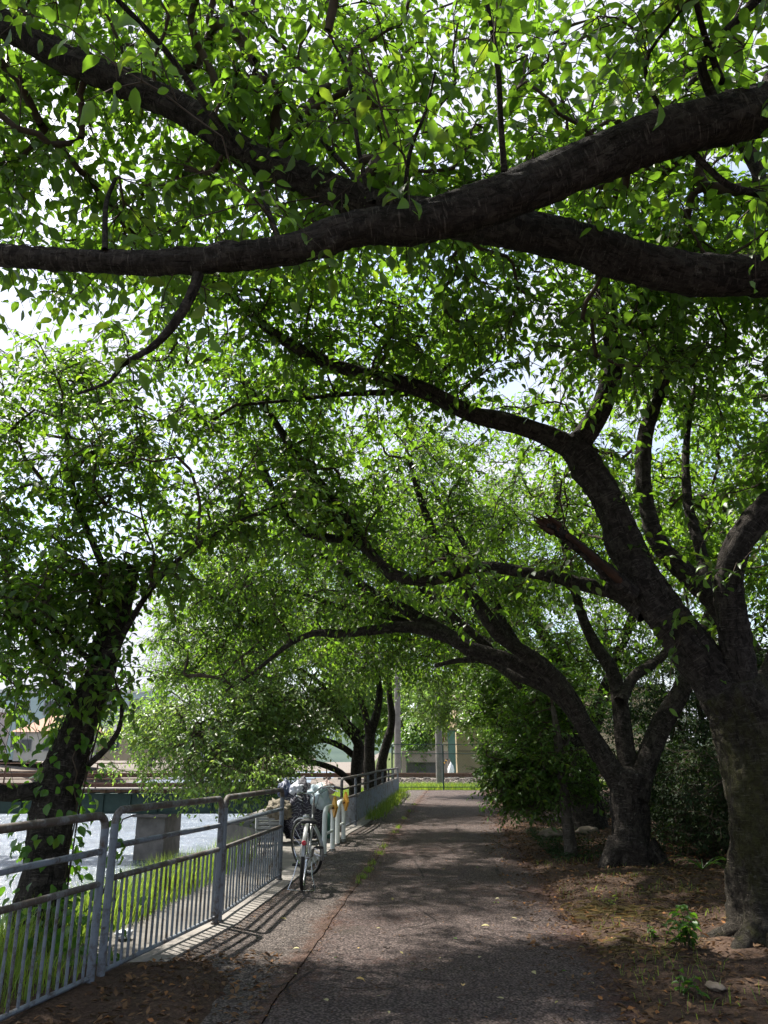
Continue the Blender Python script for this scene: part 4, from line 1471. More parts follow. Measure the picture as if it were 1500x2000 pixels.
# ------------------------------------------------------------------ white hoops with yellow diamond plates
def hoop(label, p0, p1):
    p0, p1 = Vector(p0), Vector(p1)
    r = thing('hoop_bollard', label, 'bollard', p0, 0, 'white hoop bollards at the gap in the railing')
    d = (p1 - p0).normalized()
    L = (p1 - p0).length
    up = Vector((0, 0, 1))
    Rr, h = .14, .66
    pts = [p0 + up * -.1, p0 + up * .3] + arc(p0 + d * Rr + up * (h - Rr), Rr, math.pi, math.pi / 2, d, up, 7) + arc(p0 + d * (L - Rr) + up * (h - Rr), Rr, math.pi / 2, 0, d, up, 7) + [p1 + up * .3, p1 + up * -.1]
    adopt(MB().tube(pts, .037, 12).build('hoop', M['white_paint'], None, True), r)
    adopt(MB().tube([p0 + up * .30, p1 + up * .30], .021, 8).build('crossbar', M['white_paint'], None, True), r)
    # diamond plate standing on the hoop, facing along the railing
    c = p0 + d * (L * .62) + up * (h + .0) + Vector((.055, 0, 0))
    n = Vector((-.25, -.97, 0)).normalized()
    f = Vector((d.y, -d.x, 0))
    mb = MB()
    ax = d
    s = .16
    fr_, bk = f * .0, f * .035
    poly = [up * s, ax * s * .95, up * -s, ax * -s * .95]
    rot = Matrix.Rotation(R(25), 3, 'Z')
    b = len(mb.v)
    rim = []
    for q in poly:
        rim.append(q)
    mb.v += [c + rot @ q for q in rim] + [c + rot @ (q * .94) + rot @ bk for q in rim] + [c + rot @ (q * .62) + rot @ (f * .046) for q in rim]
    mb.f += [(3, 2, 1, 0), (8, 9, 10, 11)]
    for q in range(4):
        q2 = (q + 1) % 4
        mb.f += [(q, q2, 4 + q2, 4 + q), (4 + q, 4 + q2, 8 + q2, 8 + q)]
    pl = adopt(mb.build('warning_plate', M['yellow_plate']), r)
    adopt(MB().tube([c - up * .02 - f * .05, c - up * .02 + f * .01], .014, 8).build('plate_bracket', M['rail_steel'], None, True), r)
    for q in (p0, p1):
        adopt(MB().lathe([(.052, .0), (.052, .012), (.04, .02)], 14, None, q + up * .02).build('foot_ring', M['concrete_dark'], None, True), r)


hoop('white tubular hoop bollard with yellow diamond plate nearest the bicycle', (-.885, 12.35, 0), (-.80, 12.95, 0))
hoop('white tubular hoop bollard with yellow diamond plate against the far railing end', (-.765, 13.67, 0), (-.70, 14.30, 0))

# ------------------------------------------------------------------ bicycle
bike = thing('bicycle', 'silver city bicycle with black saddle parked on its stand, front wheel turned left', 'bicycle', (-.908, 9.40, .016), R(1.0))
bike.rotation_euler = (0, R(3.2), R(1.0))
bpy.context.view_layer.update()
WR = .335
RW, FW = Vector((0, 0, WR)), Vector((0, 1.10, WR))
ax0 = Vector((0, .80, .90))                      # steering axis, top and bottom
ax1 = Vector((0, .985, .36))
axd = (ax0 - ax1).normalized()
ST = Matrix.Translation(ax1) @ Matrix.Rotation(R(41), 4, axd) @ Matrix.Translation(-ax1)


def circ(c, r, n=40):
    return [Vector((c[0], c[1] + r * math.cos(2 * math.pi * k / n), c[2] + r * math.sin(2 * math.pi * k / n))) for k in range(n)]


def wheel(c, name, xf_=None, fw=.03):
    def b(mb, nm, m, par):
        if xf_ is not None:
            mb.xf(xf_)
        return mb.build(nm, M[m], par, True)
    rim = MB()
    rim.tube(circ(c, WR - .036, 48), .011, 6, False, True)
    w = b(rim, name, 'chrome', bike)
    b(MB().tube(circ(c, WR - .019, 48), .0205, 8, False, True), 'tyre', 'black_plastic', w)
    hub = MB().tube([(c[0] - .05, c[1], c[2]), (c[0] + .05, c[1], c[2])], .018, 10)
    hub.tube([(c[0] - .075, c[1], c[2]), (c[0] + .075, c[1], c[2])], .006, 6)
    hub.tube([(c[0] - .045, c[1], c[2]), (c[0] - .041, c[1], c[2])], .03, 12)
    hub.tube([(c[0] + .041, c[1], c[2]), (c[0] + .045, c[1], c[2])], .03, 12)
    b(hub, 'hub', 'chrome', w)
    sp = MB()
    for k in range(32):
        a = 2 * math.pi * k / 32
        s = 1 if k % 2 else -1
        a2 = a + (.55 if k % 4 < 2 else -.55)
        sp.tube([(c[0] + s * .043, c[1] + .028 * math.cos(a2), c[2] + .028 * math.sin(a2)), (c[0], c[1] + (WR - .04) * math.cos(a), c[2] + (WR - .04) * math.sin(a))], .0013, 4, False)
    b(sp, 'spokes', 'chrome', w)
    return w


wheel(RW, 'rear_wheel')
wheel(FW, 'front_wheel', ST)


def fender(c, a0, a1, name, xf_=None):
    mb = MB()
    n = 22
    for k in range(n + 1):
        a = a0 + (a1 - a0) * k / n
        for (x, dr) in ((-.024, -.010), (-.018, .005), (0, .009), (.018, .005), (.024, -.010), (.0215, -.011), (0, .007), (-.0215, -.011)):
            rr = WR + .010 + dr
            mb.v.append(Vector((c[0] + x, c[1] + rr * math.cos(a), c[2] + rr * math.sin(a))))
    for k in range(n):
        for e in range(8):
            e2 = (e + 1) % 8
            mb.f.append((k * 8 + e, k * 8 + e2, k * 8 + 8 + e2, k * 8 + 8 + e))
    if xf_ is not None:
        mb.xf(xf_)
    return mb.build(name, M['silver_paint'], bike, True)


rf = fender(RW, R(40), R(172), 'rear_fender')
ff = fender(FW, R(55), R(205), 'front_fender', ST)
# reflector and struts on the rear fender
a = R(150)
rc = RW + Vector((0, (WR + .025) * math.cos(a), (WR + .025) * math.sin(a)))
rot = Matrix.Rotation(R(90 - 8), 3, 'X')
MB().lathe([(.019, 0), (.026, .004), (.026, .014), (.018, .02)], 16, rot, rc + Vector((0, .006, .0))).build('reflector', M['red_reflector'], rf, True)
mb = MB()
for s in (-1, 1):
    mb.tube([RW + Vector((s * .06, 0, 0)), RW + Vector((s * .03, (WR + .005) * math.cos(R(170)), (WR + .005) * math.sin(R(170))))], .0025, 5)
    mb.tube([RW + Vector((s * .06, 0, 0)), RW + Vector((s * .03, (WR + .005) * math.cos(R(128)), (WR + .005) * math.sin(R(128))))], .0025, 5)
mb.build('fender_stay', M['chrome'], bike, True)
mb = MB()
for s in (-1, 1):
    mb.tube([FW + Vector((s * .055, 0, 0)), FW + Vector((s * .03, (WR + .005) * math.cos(R(196)), (WR + .005) * math.sin(R(196))))], .0025, 5)
mb.xf(ST).build('fender_stay', M['chrome'], bike, True)
# frame
BB = Vector((0, .47, .29))
seat_top = Vector((0, .30, .60))
hb, ht = ax1.lerp(ax0, .42), ax1.lerp(ax0, .86)
f = MB()
f.tube([BB, seat_top], .0145, 10)
f.tube([BB + Vector((0, 0, .0)), BB.lerp(hb, .5) + Vector((0, .04, -.045)), hb], .019, 10)
f.tube([seat_top.lerp(BB, .55), seat_top.lerp(BB, .55).lerp(ht, .5) + Vector((0, .03, -.05)), ht.lerp(hb, .45)], .015, 10)
f.tube([hb - axd * .02, ht + axd * .02], .019, 12)
for s in (-1, 1):
    f.tube([BB + Vector((s * .02, 0, 0)), RW + Vector((s * .055, .12, -.01)), RW + Vector((s * .06, 0, 0))], .009, 8)
    f.tube([seat_top.lerp(BB, .12) + Vector((s * .012, 0, 0)), RW + Vector((s * .048, .12, .17)), RW + Vector((s * .06, 0, 0))], .0075, 8)
f.tube([BB - Vector((.036, 0, 0)), BB + Vector((.036, 0, 0))], .022, 12)
f.build('frame', M['silver_paint'], bike, True)
fk = MB()
fk.tube([hb - axd * .03 + Vector((-.05, 0, 0)), hb - axd * .02, hb - axd * .03 + Vector((.05, 0, 0))], .014, 8)
for s in (-1, 1):
    fk.tube([hb - axd * .03 + Vector((s * .05, 0, 0)), FW + Vector((s * .052, -.06, .13)), FW + Vector((s * .055, 0, 0))], [.012, .010, .007], 8)
fk.xf(ST).build('fork', M['silver_paint'], bike, True)
hbm = MB()
st = ht + axd * .12
hbm.tube([ht, st, st + Vector((0, .05, .02))], .012, 8)
c = st + Vector((0, .05, .02))
hbm.tube([c + Vector((-.29, -.20, .02)), c + Vector((-.27, -.08, .04)), c + Vector((-.17, .02, .05)), c, c + Vector((.17, .02, .05)), c + Vector((.27, -.08, .04)), c + Vector((.29, -.20, .02))], .011, 8)
hbo = hbm.xf(ST).build('handlebar', M['chrome'], bike, True)
for s in (-1, 1):
    MB().tube([c + Vector((s * .278, -.12, .033)), c + Vector((s * .30, -.25, .008))], .0165, 10).xf(ST).build('grip', M['black_plastic'], hbo, True)
    MB().tube([c + Vector((s * .25, -.05, .03)), c + Vector((s * .26, -.12, -.005)), c + Vector((s * .27, -.2, -.02))], .005, 6).xf(ST).build('brake_lever', M['chrome'], hbo, True)
hl = MB().lathe([(.012, -.05), (.034, -.02), (.038, .03), (.036, .036)], 14, Matrix.Rotation(R(-90), 3, 'X'), FW + Vector((.07, .02, .33)))
hl.xf(ST).build('headlamp', M['silver_paint'], bike, True)
# saddle
sp_ = seat_top + (seat_top - BB).normalized() * .08
MB().tube([seat_top - Vector((0, 0, .02)), sp_], .0125, 10).build('seat_post', M['chrome'], bike, True)
prof = [(-.13, .07, .012), (-.12, .095, .03), (-.08, .108, .045), (-.02, .095, .05), (.04, .06, .046), (.10, .034, .042), (.14, .024, .034), (.15, .01, .02)]
sd = MB()
for (yy, w, h) in prof:
    for (fx, fz) in ((-1, -.6), (-.95, .25), (-.6, .85), (0, 1), (.6, .85), (.95, .25), (1, -.6), (0, -.5)):
        sd.v.append(sp_ + Vector((fx * w, yy, .02 + fz * h * .8)))
for k in range(len(prof) - 1):
    for e in range(8):
        e2 = (e + 1) % 8
        sd.f.append((k * 8 + e, k * 8 + e2, k * 8 + 8 + e2, k * 8 + 8 + e))
sd.f.append(tuple(range(7, -1, -1)))
sd.f.append(tuple(range((len(prof) - 1) * 8, len(prof) * 8)))
sdo = sd.build('saddle', M['black_plastic'], bike, True)
mb = MB()
for s in (-1, 1):
    mb.tube([sp_ + Vector((s * .02, .1, -.005)), sp_ + Vector((s * .03, 0, -.012)), sp_ + Vector((s * .06, -.11, -.004))], .004, 6)
    for k in range(18):
        pass
    hel = [sp_ + Vector((s * .06 + .014 * math.cos(k * 1.1), -.10 + .014 * math.sin(k * 1.1), -.035 + k * .0016)) for k in range(26)]
    mb.tube(hel, .003, 5)
mb.tube([sp_ + Vector((-.085, -.13, -.005)), sp_ + Vector((0, -.15, -.012)), sp_ + Vector((.085, -.13, -.005))], .006, 6)
mb.build('saddle_spring', M['chrome'], sdo, True)
# drive
MB().tube([BB + Vector((.042, 0, 0)), BB + Vector((.047, 0, 0))], .085, 28).build('chain_ring', M['chrome'], bike, True)
cg = MB()
poly = [(0.56, .30), (.54, .36), (.47, .39), (.2, .385), (-.05, .375), (-.06, .34), (.2, .33), (.45, .31)]
b0 = len(cg.v)
for xx in (.052, .060):
    for (yy, zz) in poly:
        cg.v.append(Vector((xx, yy, zz)))
cg.f += [tuple(range(7, -1, -1)), tuple(range(8, 16))] + [(k, (k + 1) % 8, 8 + (k + 1) % 8, 8 + k) for k in range(8)]
cg.build('chain_guard', M['silver_paint'], bike)
for s in (-1, 1):
    dirc = Vector((0, .06 * s, -.0)).normalized() * s
    e = BB + Vector((s * .075, -.115 * s, .115 * s))
    ck = MB().tube([BB + Vector((s * .055, 0, 0)), e], [.011, .008], 8).build('crank', M['chrome'], bike, True)
    pd = MB()
    pc = e + Vector((s * .06, 0, 0))
    pd.tube([e, pc + Vector((s * .045, 0, 0))], .007, 8)
    for yy in (-.032, .032):
        pd.box(pc + Vector((0, yy, 0)), (.09, .016, .024))
    for xx in (-.042, .042):
        pd.box(pc + Vector((xx, 0, 0)), (.010, .049, .022))
    pd.build('pedal', M['black_plastic'], ck)
# double-leg stand
ks = MB()
pv = [Vector((-.075, .02, .30)), Vector((-.10, -.05, .16)), Vector((-.15, -.10, .012)), Vector((.0, -.115, .008)), Vector((.15, -.10, .016)), Vector((.10, -.05, .16)), Vector((.075, .02, .30))]
ks.tube(pv, .0065, 8)
ks.build('kickstand', M['chrome'], bike, True)
# cables
mb = MB()
mb.tube([(ST @ (c + Vector((.25, -.05, .03)))), Vector((.05, 1.0, .95)), Vector((.02, .86, .74)), Vector((.02, .62, .45))], .003, 5)
mb.tube([(ST @ (c + Vector((-.25, -.05, .03)))), Vector((-.12, 1.0, .95)), Vector((-.03, .88, .72)), Vector((-.02, .6, .42))], .003, 5)
mb.build('brake_cable', M['black_plastic'], bike, True)

# ------------------------------------------------------------------ rubbish piled at the gap in the railing
def cloth(name, c1, c2, sc_=14, rough=.6):
    t = NT(name)
    n = t.noise(sc_, 6, .65)
    n2 = t.noise(sc_ * .35, 5, .6)
    col = t.mix(t.ramp(n2, .3, .7), c1, c2)
    return t.done(t.principled(col, rough, t.bump(n, .5, .03), 0, .4))


def net_mat():
    t = NT('netted_bag')
    wv = t.n.new('ShaderNodeTexWave')
    wv.wave_type = 'BANDS'
    wv.bands_direction = 'Z'
    wv.inputs['Scale'].default_value = 5.0
    wv.inputs['Distortion'].default_value = 22.0
    wv.inputs['Detail'].default_value = 3.0
    t.l.new(t.co, wv.inputs['Vector'])
    col = t.mix(t.ramp(wv.outputs['Fac'], .93, .99), (.026, .024, .036), (.24, .24, .26))
    return t.done(t.principled(col, .7, None, 0, .3))


def bag(name, label, cat, c, r, mat, seed, neck=False, squash=.0, rough=.18, fs=2.6):
    bm = bmesh.new()
    bmesh.ops.create_icosphere(bm, subdivisions=4, radius=1.0)
    for v in bm.verts:
        p = v.co.copy()
        d = 1 + rough * noise.noise(p * fs + Vector((seed, 0, 0))) + rough * .55 * noise.noise(p * fs * 3 + Vector((0, seed, 0)))
        q = Vector((p.x * r[0], p.y * r[1], p.z * r[2])) * d
        if q.z < -r[2] * .72:
            q.z = -r[2] * .72 + .02 * noise.noise(p * 5)
        if neck and p.z > .55:
            k = (p.z - .55) / .45
            q.x *= 1 - .55 * k
            q.y *= 1 - .55 * k
            q.z += r[2] * .25 * k
        v.co = q
    me = bpy.data.meshes.new(name)
    bm.to_mesh(me)
    bm.free()
    me.polygons.foreach_set('use_smooth', [True] * len(me.polygons))
    me.materials.append(mat)
    o = bpy.data.objects.new(name, me)
    link(o)
    o.location = c
    tag(o, label, cat, 'rubbish heaped on the river ledge')
    return o


YB = 14.3
m_net = net_mat()
zb = 0.0
bag('net_bundle', 'dark bundle tied with pale cords in the rubbish heap behind the hoops', 'bundle', (-1.42, 14.4, .40), (.36, .34, .50), m_net, 3, True)
bag('rubbish_bag', 'white rubbish bag on top of the heap behind the bicycle', 'bag', (-1.52, 14.3, .83), (.13, .14, .12), cloth('white_bag', (.36, .38, .43), (.50, .52, .57), 9, .45), 5, True, rough=.3)
bag('rubbish_bag', 'pale blue-green plastic sack slumped over the dark bundle', 'bag', (-1.17, 14.35, .68), (.22, .22, .24), cloth('blue_sack', (.24, .32, .36), (.36, .45, .49), 8, .5), 8, False, rough=.32)
bag('rubbish_bag', 'navy blue bag at the top left of the rubbish heap', 'bag', (-1.74, 14.4, .82), (.14, .15, .15), cloth('navy_bag', (.02, .03, .07), (.04, .055, .11), 9, .5), 9, True, rough=.3)
bag('rubbish_bag', 'white and red plastic bag behind the nearest yellow plate', 'bag', (-1.02, 14.6, .84), (.14, .14, .13), cloth('red_white_bag', (.42, .20, .15), (.50, .48, .48), 5, .45), 12, True, rough=.35)
bag('straw_bale', 'bundle of dry straw and prunings lying left of the dark bundle', 'bundle', (-1.80, 14.15, .50), (.22, .2, .18), cloth('straw', (.10, .085, .06), (.24, .21, .16), 26, .95), 14, rough=.4, fs=4)
cr = cloth('grey_crate', (.17, .18, .18), (.27, .28, .28), 6, .6)
for k, (cx, cz, lab) in enumerate(((-1.96, .11, 'grey plastic crate at the bottom of the stack beside the rubbish heap'), (-1.97, .32, 'grey plastic crate on top of the stack beside the rubbish heap'))):
    rt = thing('crate', lab, 'crate', (cx, 14.2, cz), R(6 + 5 * k), 'stacked grey crates')
    for sx, sy, w, d_ in ((0, -.17, .46, .016), (0, .17, .46, .016), (-.223, 0, .016, .32), (.223, 0, .016, .32)):
        sdp = MB()
        for zz, hz in ((-.075, .045), (-.01, .035), (.065, .05)):
            sdp.box((sx, sy, zz), (w, d_, hz))
        for ex in ((-.21, 0, .21) if w > .1 else (0,)):
            sdp.box((sx + ex, sy, 0), (.02, d_ + .006, .19))
        sdp.build('side_panel', cr, rt)
    MB().box((0, 0, -.092), (.44, .32, .012)).build('base', cr, rt)
m_board = cloth('beige_board', (.50, .43, .33), (.60, .53, .43), 5, .7)
bo = MB().box((0, 0, 0), (.36, .03, .62), Matrix.Rotation(R(-14), 3, 'X')).build('board', m_board)
bo.location = (-.97, 14.75, .42)
bo.rotation_euler = (0, R(14), R(10))
tag(bo, 'beige sheet of board leaning behind the hoops', 'board')
gb = bag('rubbish_bag', 'dark green sack low behind the hoop bollards', 'bag', (-1.06, 14.7, .2), (.22, .22, .26), cloth('green_sack', (.03, .10, .08), (.06, .17, .13), 8, .5), 18, False, rough=.3)

# ------------------------------------------------------------------ wire fence across the end of the path
wf = thing('wire_fence', 'tall green-post wire mesh fence closing the end of the path', 'fence', (2.6, 32.3, 0))
xs_ = [.32, 2.36, 4.32, 6.4, 8.5]
for x in xs_:
    adopt(MB().tube([(x, 32.3, -.2), (x, 32.3, 1.55), (x, 32.26, 1.72)], .03, 8).build('post', M['green_paint'], None, True), wf)
for z in (.10, 1.36, 1.72):
    adopt(MB().tube([(.3, 32.3, z), (8.6, 32.3, z)], .017, 6).build('rail', M['green_paint'], None, True), wf)
mb = MB()
s = .11
n = int(8.3 / s)
for k in range(-14, n + 1):
    for sg in (1, -1):
        x0 = .3 + k * s
        p0, p1 = Vector((x0, 32.3, .1)), Vector((x0 + 1.62, 32.3, 1.72))
        if sg < 0:
            p0.x, p1.x = p1.x, p0.x
        a_, b_ = p0.copy(), p1.copy()
        lo, hi = .3, 8.6
        if max(a_.x, b_.x) < lo or min(a_.x, b_.x) > hi:
            continue
        def cut(p, q):
            if p.x < lo:
                return p.lerp(q, (lo - p.x) / (q.x - p.x))
            if p.x > hi:
                return p.lerp(q, (hi - p.x) / (q.x - p.x))
            return p
        a2_, b2_ = cut(a_, b_), cut(b_, a_)
        mb.tube([a2_, b2_], .0015, 3, False)
tag(adopt(mb.build('wire_mesh', M['green_paint']), wf), kind='stuff')

# ------------------------------------------------------------------ railway
tk = thing('railway_track', 'ballasted railway track crossing behind the wire fence', 'track', (3, 37, 0))
mb = MB()
n = 120
rows = [(34.6, -.02), (35.3, .14), (36.0, .24), (38.6, .24), (39.4, .12), (40.2, -.02)]
for i in range(n + 1):
    x = -3.2 + i * 30.0 / n
    for (yy, zz) in rows:
        mb.v.append(Vector((x, yy, zz + .03 * noise.noise(Vector((x * 3, yy * 3, 0))))))
for i in range(n):
    for k in range(len(rows) - 1):
        b = i * 6 + k
        mb.f.append((b, b + 6, b + 7, b + 1))
adopt(mb.build('ballast', M['gravel'], None, True), tk)
for yy in (36.7, 37.77):
    mb = MB()
    for (w, z0, z1) in ((.125, .33, .345), (.018, .345, .45), (.068, .45, .49)):
        mb.box((10, yy, (z0 + z1) / 2), (66, w, z1 - z0))
    adopt(mb.build('rail', M['rail_steel']), tk)
sl = MB().box((0, 37.23, .27), (.22, 2.0, .12)).build('sleeper', M['concrete_dark'])
adopt(sl, tk)
for k in range(1, 36):
    o = bpy.data.objects.new('sleeper', sl.data)
    C.objects.link(o)
    o.location = (-2.6 + k * .65, 0, 0)
    adopt(o, tk)
sl.location = (-2.6, 0, 0)
# stones on the shoulder
mb = MB()
for k in range(1500):
    p = Vector((-1 + 10 * rng.random(), 35.0 + 1.2 * rng.random(), 0))
    p.z = interp(p.y, [34.6, 35.3, 36.0], [0, .15, .25]) + .02
    sz = .03 + .035 * rng.random()
    mb.box(p, (sz, sz * .8, sz * .7), Matrix.Rotation(rng.random() * 3, 3, Vector(rng.normal(size=3)).normalized()), .7)
tag(adopt(mb.build('stones', M['gravel']), tk), kind='stuff')

for (u, Yp, rr, lab) in ((858, 34.4, .15, 'grey concrete utility pole standing in the grass behind the wire fence'), (777, 40.5, .17, 'pale concrete utility pole beyond the tracks, left of the first pole')):
    p = P(u, 1500, Yp)
    r = thing('utility_pole', lab, 'pole', (p.x, Yp, 0), 0, 'utility poles along the railway')
    adopt(MB().tube([(p.x, Yp, -.3), (p.x, Yp, 4.5), (p.x, Yp, 9.5)], [rr, rr * .88, rr * .72], 16).build('shaft', M['concrete'], None, True), r)
    adopt(MB().box((p.x - .2, Yp, 8.9), (1.8, .09, .09)).build('crossarm', M['rail_steel']), r)
    for dx in (-.85, -.3, .5):
        adopt(MB().lathe([(.05, 0), (.06, .05), (.03, .07), (.06, .11), (.03, .15)], 8, None, (p.x + dx, Yp, 8.95)).build('insulator', M['white_paint'], None, True), r)

# overhead wires over the river
for k, (z, yy, lab) in enumerate(((6.6, 38.2, 'lowest overhead wire crossing the sky over the river'), (7.3, 38.2, 'second overhead wire crossing the sky over the river'),
                                   (9.05, 38.4, 'third overhead wire crossing the sky over the river'), (9.9, 38.6, 'topmost overhead wire crossing the sky over the river'))):
    q = []
    for i in range(25):
        x = -60 + i * 80 / 24
        q.append((x, yy, z - .9 * (1 - ((x + 20) / 40) ** 2) + .02 * x * 0))
    tag(MB().tube(q, .014, 4).build('overhead_wire', M['black_plastic'], None, True), lab, 'wire', 'overhead wires')

# ------------------------------------------------------------------ railway bridge over the river
br = thing('railway_bridge', 'dark green girder railway bridge on a concrete pier crossing the river', 'bridge', (-11, 37.2, -3))
for yy, nm in ((36.3, 'girder'), (38.1, 'girder')):
    mb = MB()
    mb.box((-31, yy, -.75), (56, .03, .78))
    mb.box((-31, yy, -.35), (56, .32, .04))
    mb.box((-31, yy, -1.15), (56, .32, .04))
    for k in range(47):
        mb.box((-58 + k * 1.2, yy - .06, -.75), (.03, .10, .74))
    adopt(mb.build(nm, M['green_paint']), br)
adopt(MB().box((-31, 35.75, -.10), (56, .9, .05)).build('walkway', M['concrete']), br)
for z in (.30, .62, .95):
    adopt(MB().tube([(-59, 35.35, z), (-3, 35.35, z)], .022, 5).build('handrail', M['rail_steel'], None, True), br)
me = None
for k in range(29):
    if me is None:
        o = MB().box((0, 0, 0), (.05, .05, 1.05)).build('railing_post', M['rail_steel'])
        me = o.data
    else:
        o = bpy.data.objects.new('railing_post', me)
        C.objects.link(o)
    o.location = (-58.5 + k * 2.0, 35.36, .42)
    adopt(o, br)
me = None
for k in range(84):
    if me is None:
        o = MB().box((0, 0, 0), (.22, 2.6, .20)).build('bridge_sleeper', simple('creosoted_timber', (.13, .08, .05), (.2, .13, .08), 6, .9))
        me = o.data
    else:
        o = bpy.data.objects.new('bridge_sleeper', me)
        C.objects.link(o)
    o.location = (-58.5 + k * .65, 37.2, -.2)
    adopt(o, br)
for yy in (36.7, 37.77):
    adopt(MB().box((-31, yy, -.02), (56, .07, .15)).build('bridge_rail', M['rail_steel']), br)
for xx in (P(308, 1620, 37.0).x, P(308, 1620, 37.0).x - 19):
    mb = MB()
    mb.box((xx, 37.2, -3.2), (1.3, 3.0, 4.0), None, .94)
    mb.box((xx, 37.2, -1.22), (1.5, 3.2, .10))
    adopt(mb.build('pier', M['concrete_dark']), br)
adopt(MB().box((-2.2, 37.2, -2.2), (1.8, 4.6, 4.3)).build('abutment', M['concrete_dark']), br)

# ------------------------------------------------------------------ buildings beyond the railway
m_beige = simple('beige_render', (.44, .34, .22), (.52, .41, .28), 1.2, .9, 0, .1, .2, True)
m_roof = simple('grey_roof', (.10, .10, .11), (.16, .16, .17), 3, .8)
m_win = simple('window_glass', (.05, .06, .07), (.09, .10, .11), 2, .15, 0, .02, .6)
m_tank = simple('white_cladding', (.55, .57, .60), (.68, .70, .72), 2, .6, 0, .1, .3, True)
m_pink = simple('brownish_concrete', (.28, .22, .19), (.36, .30, .26), 2, .9, 0, .2, .2, True)
bl = thing('building', 'beige rendered building beyond the tracks at the right of the wire fence', 'building', (11.0, 50, 0))
x0 = P(893, 1480, 50).x
adopt(MB().box((x0 + 6.5, 53, 2.6), (13, 6, 5.4)).build('wall', m_beige), bl)
adopt(MB().box((x0 + 6.5, 53, 5.42), (13.5, 6.5, .2)).build('roof', m_roof), bl)
for z in (1.45, 2.55):
    adopt(MB().box((x0 + 6.5, 49.985, z), (13, .03, .03)).build('wall_seam', m_roof), bl)
for k in range(3):
    w = adopt(MB().box((x0 + 4 + k * 3.2, 49.97, 3.9), (1.4, .08, 1.1)).build('window', M['silver_paint']), bl)
    pn = adopt(MB().box((x0 + 4 + k * 3.2, 49.92, 3.9), (1.24, .03, .94)).build('pane', m_win), w)
b2 = thing('storage_tank', 'white cylindrical storage tank with ladder frame beyond the tracks', 'tank', (P(838, 1480, 56).x, 56, 0))
tx = P(838, 1480, 56).x
adopt(MB().lathe([(1.35, 0), (1.35, 3.4), (1.2, 3.7), (.4, 4.1), (.3, 4.2)], 28, None, (tx, 56, 0)).build('vessel', m_tank, None, True), b2)
lad = MB()
for dx in (-.25, .25):
    lad.tube([(tx + dx - .3, 54.5, 0), (tx + dx - .3, 54.5, 4.4)], .03, 5)
for k in range(14):
    lad.tube([(tx - .55, 54.5, .3 + k * .3), (tx - .05, 54.5, .3 + k * .3)], .018, 4)
adopt(lad.build('ladder', M['rail_steel'], None, True), b2)
for dx in (-1.0, .9):
    adopt(MB().tube([(tx + dx, 54.4, 0), (tx + dx, 54.4, 4.8)], .05, 6).build('pipe', M['rail_steel'], None, True), b2)
b3 = thing('storage_tank', 'pale blue-grey silo left of the white tank beyond the tracks', 'tank', (P(822, 1480, 60).x, 60, 0))
sx_ = P(819, 1480, 60).x
adopt(MB().lathe([(1.1, 0), (1.1, 4.2), (.9, 4.6), (.2, 5.0)], 24, None, (sx_, 60, 0)).build('vessel', simple('pale_blue_cladding', (.46, .53, .62), (.56, .62, .70), 2, .6), None, True), b3)
adopt(MB().tube([(sx_ + .9, 58.8, 0), (sx_ + .9, 58.8, 5.0)], .04, 6).build('pipe', M['rail_steel'], None, True), b3)
wl_ = thing('concrete_wall', 'low brownish concrete wall with a dark opening beyond the tracks', 'wall', (3.2, 46, 0))
xa, xb_ = P(785, 1500, 46).x, P(876, 1500, 46).x
mb = MB()
mb.box(((xa + xb_) / 2, 46, 1.15), (xb_ - xa, .25, .62))
mb.box((xa + .12, 46, .42), (.24, .25, .84))
mb.box((xb_ - .12, 46, .42), (.24, .25, .84))
adopt(mb.build('wall', m_pink), wl_)
adopt(MB().box(((xa + xb_) / 2, 46.6, .5), (xb_ - xa, .2, .7)).build('opening_shade', m_roof), wl_)  # dark sheet set behind the opening to stand for its shade
sh = thing('shed', 'white flat-topped shed behind the second utility pole', 'shed', (P(860, 1480, 52).x, 52, 0))
sxx = P(863, 1480, 52).x
adopt(MB().box((sxx, 52.5, .9), (1.6, 1.2, 1.9)).build('body', m_tank), sh)
adopt(MB().box((sxx, 52.5, 1.93), (1.8, 1.4, .14)).build('lid', m_tank), sh)
gp = thing('kiosk', 'teal green panel cabinet beside the beige building', 'cabinet', (P(884, 1490, 48).x, 48, 0))
gx = P(883, 1490, 48).x
adopt(MB().box((gx, 48, 1.3), (.42, .4, 2.6)).build('body', simple('teal_panel', (.12, .24, .20), (.18, .31, .27), 3, .7)), gp)
adopt(MB().box((gx, 48, 2.64), (.5, .48, .08)).build('cap', M['concrete']), gp)
wb = bag('sandbag', 'white sack standing beside the teal cabinet beyond the tracks', 'bag', (P(881, 1508, 43).x, 43, .36), (.17, .16, .42), cloth('white_sack', (.68, .7, .7), (.8, .8, .8), 6, .6), 21, True)
wb['group'] = 'things beyond the tracks'
bar = thing('barrier_arm', 'yellow and black striped barrier arm slanting before the white shed', 'barrier', (P(868, 1500, 44).x, 44, .2))
for k in range(6):
    p0, p1 = P(864, 1496, 44).lerp(P(874, 1482, 44), k / 6), P(864, 1496, 44).lerp(P(874, 1482, 44), (k + 1) / 6)
    adopt(MB().tube([p0, p1], .05, 6).build('stripe', M['yellow_plate'] if k % 2 == 0 else M['black_plastic'], None, True), bar)
adopt(MB().box(P(875, 1492, 44.1) + Vector((.05, 0, -.35)), (.16, .16, 1.2)).build('post', m_pink), bar)

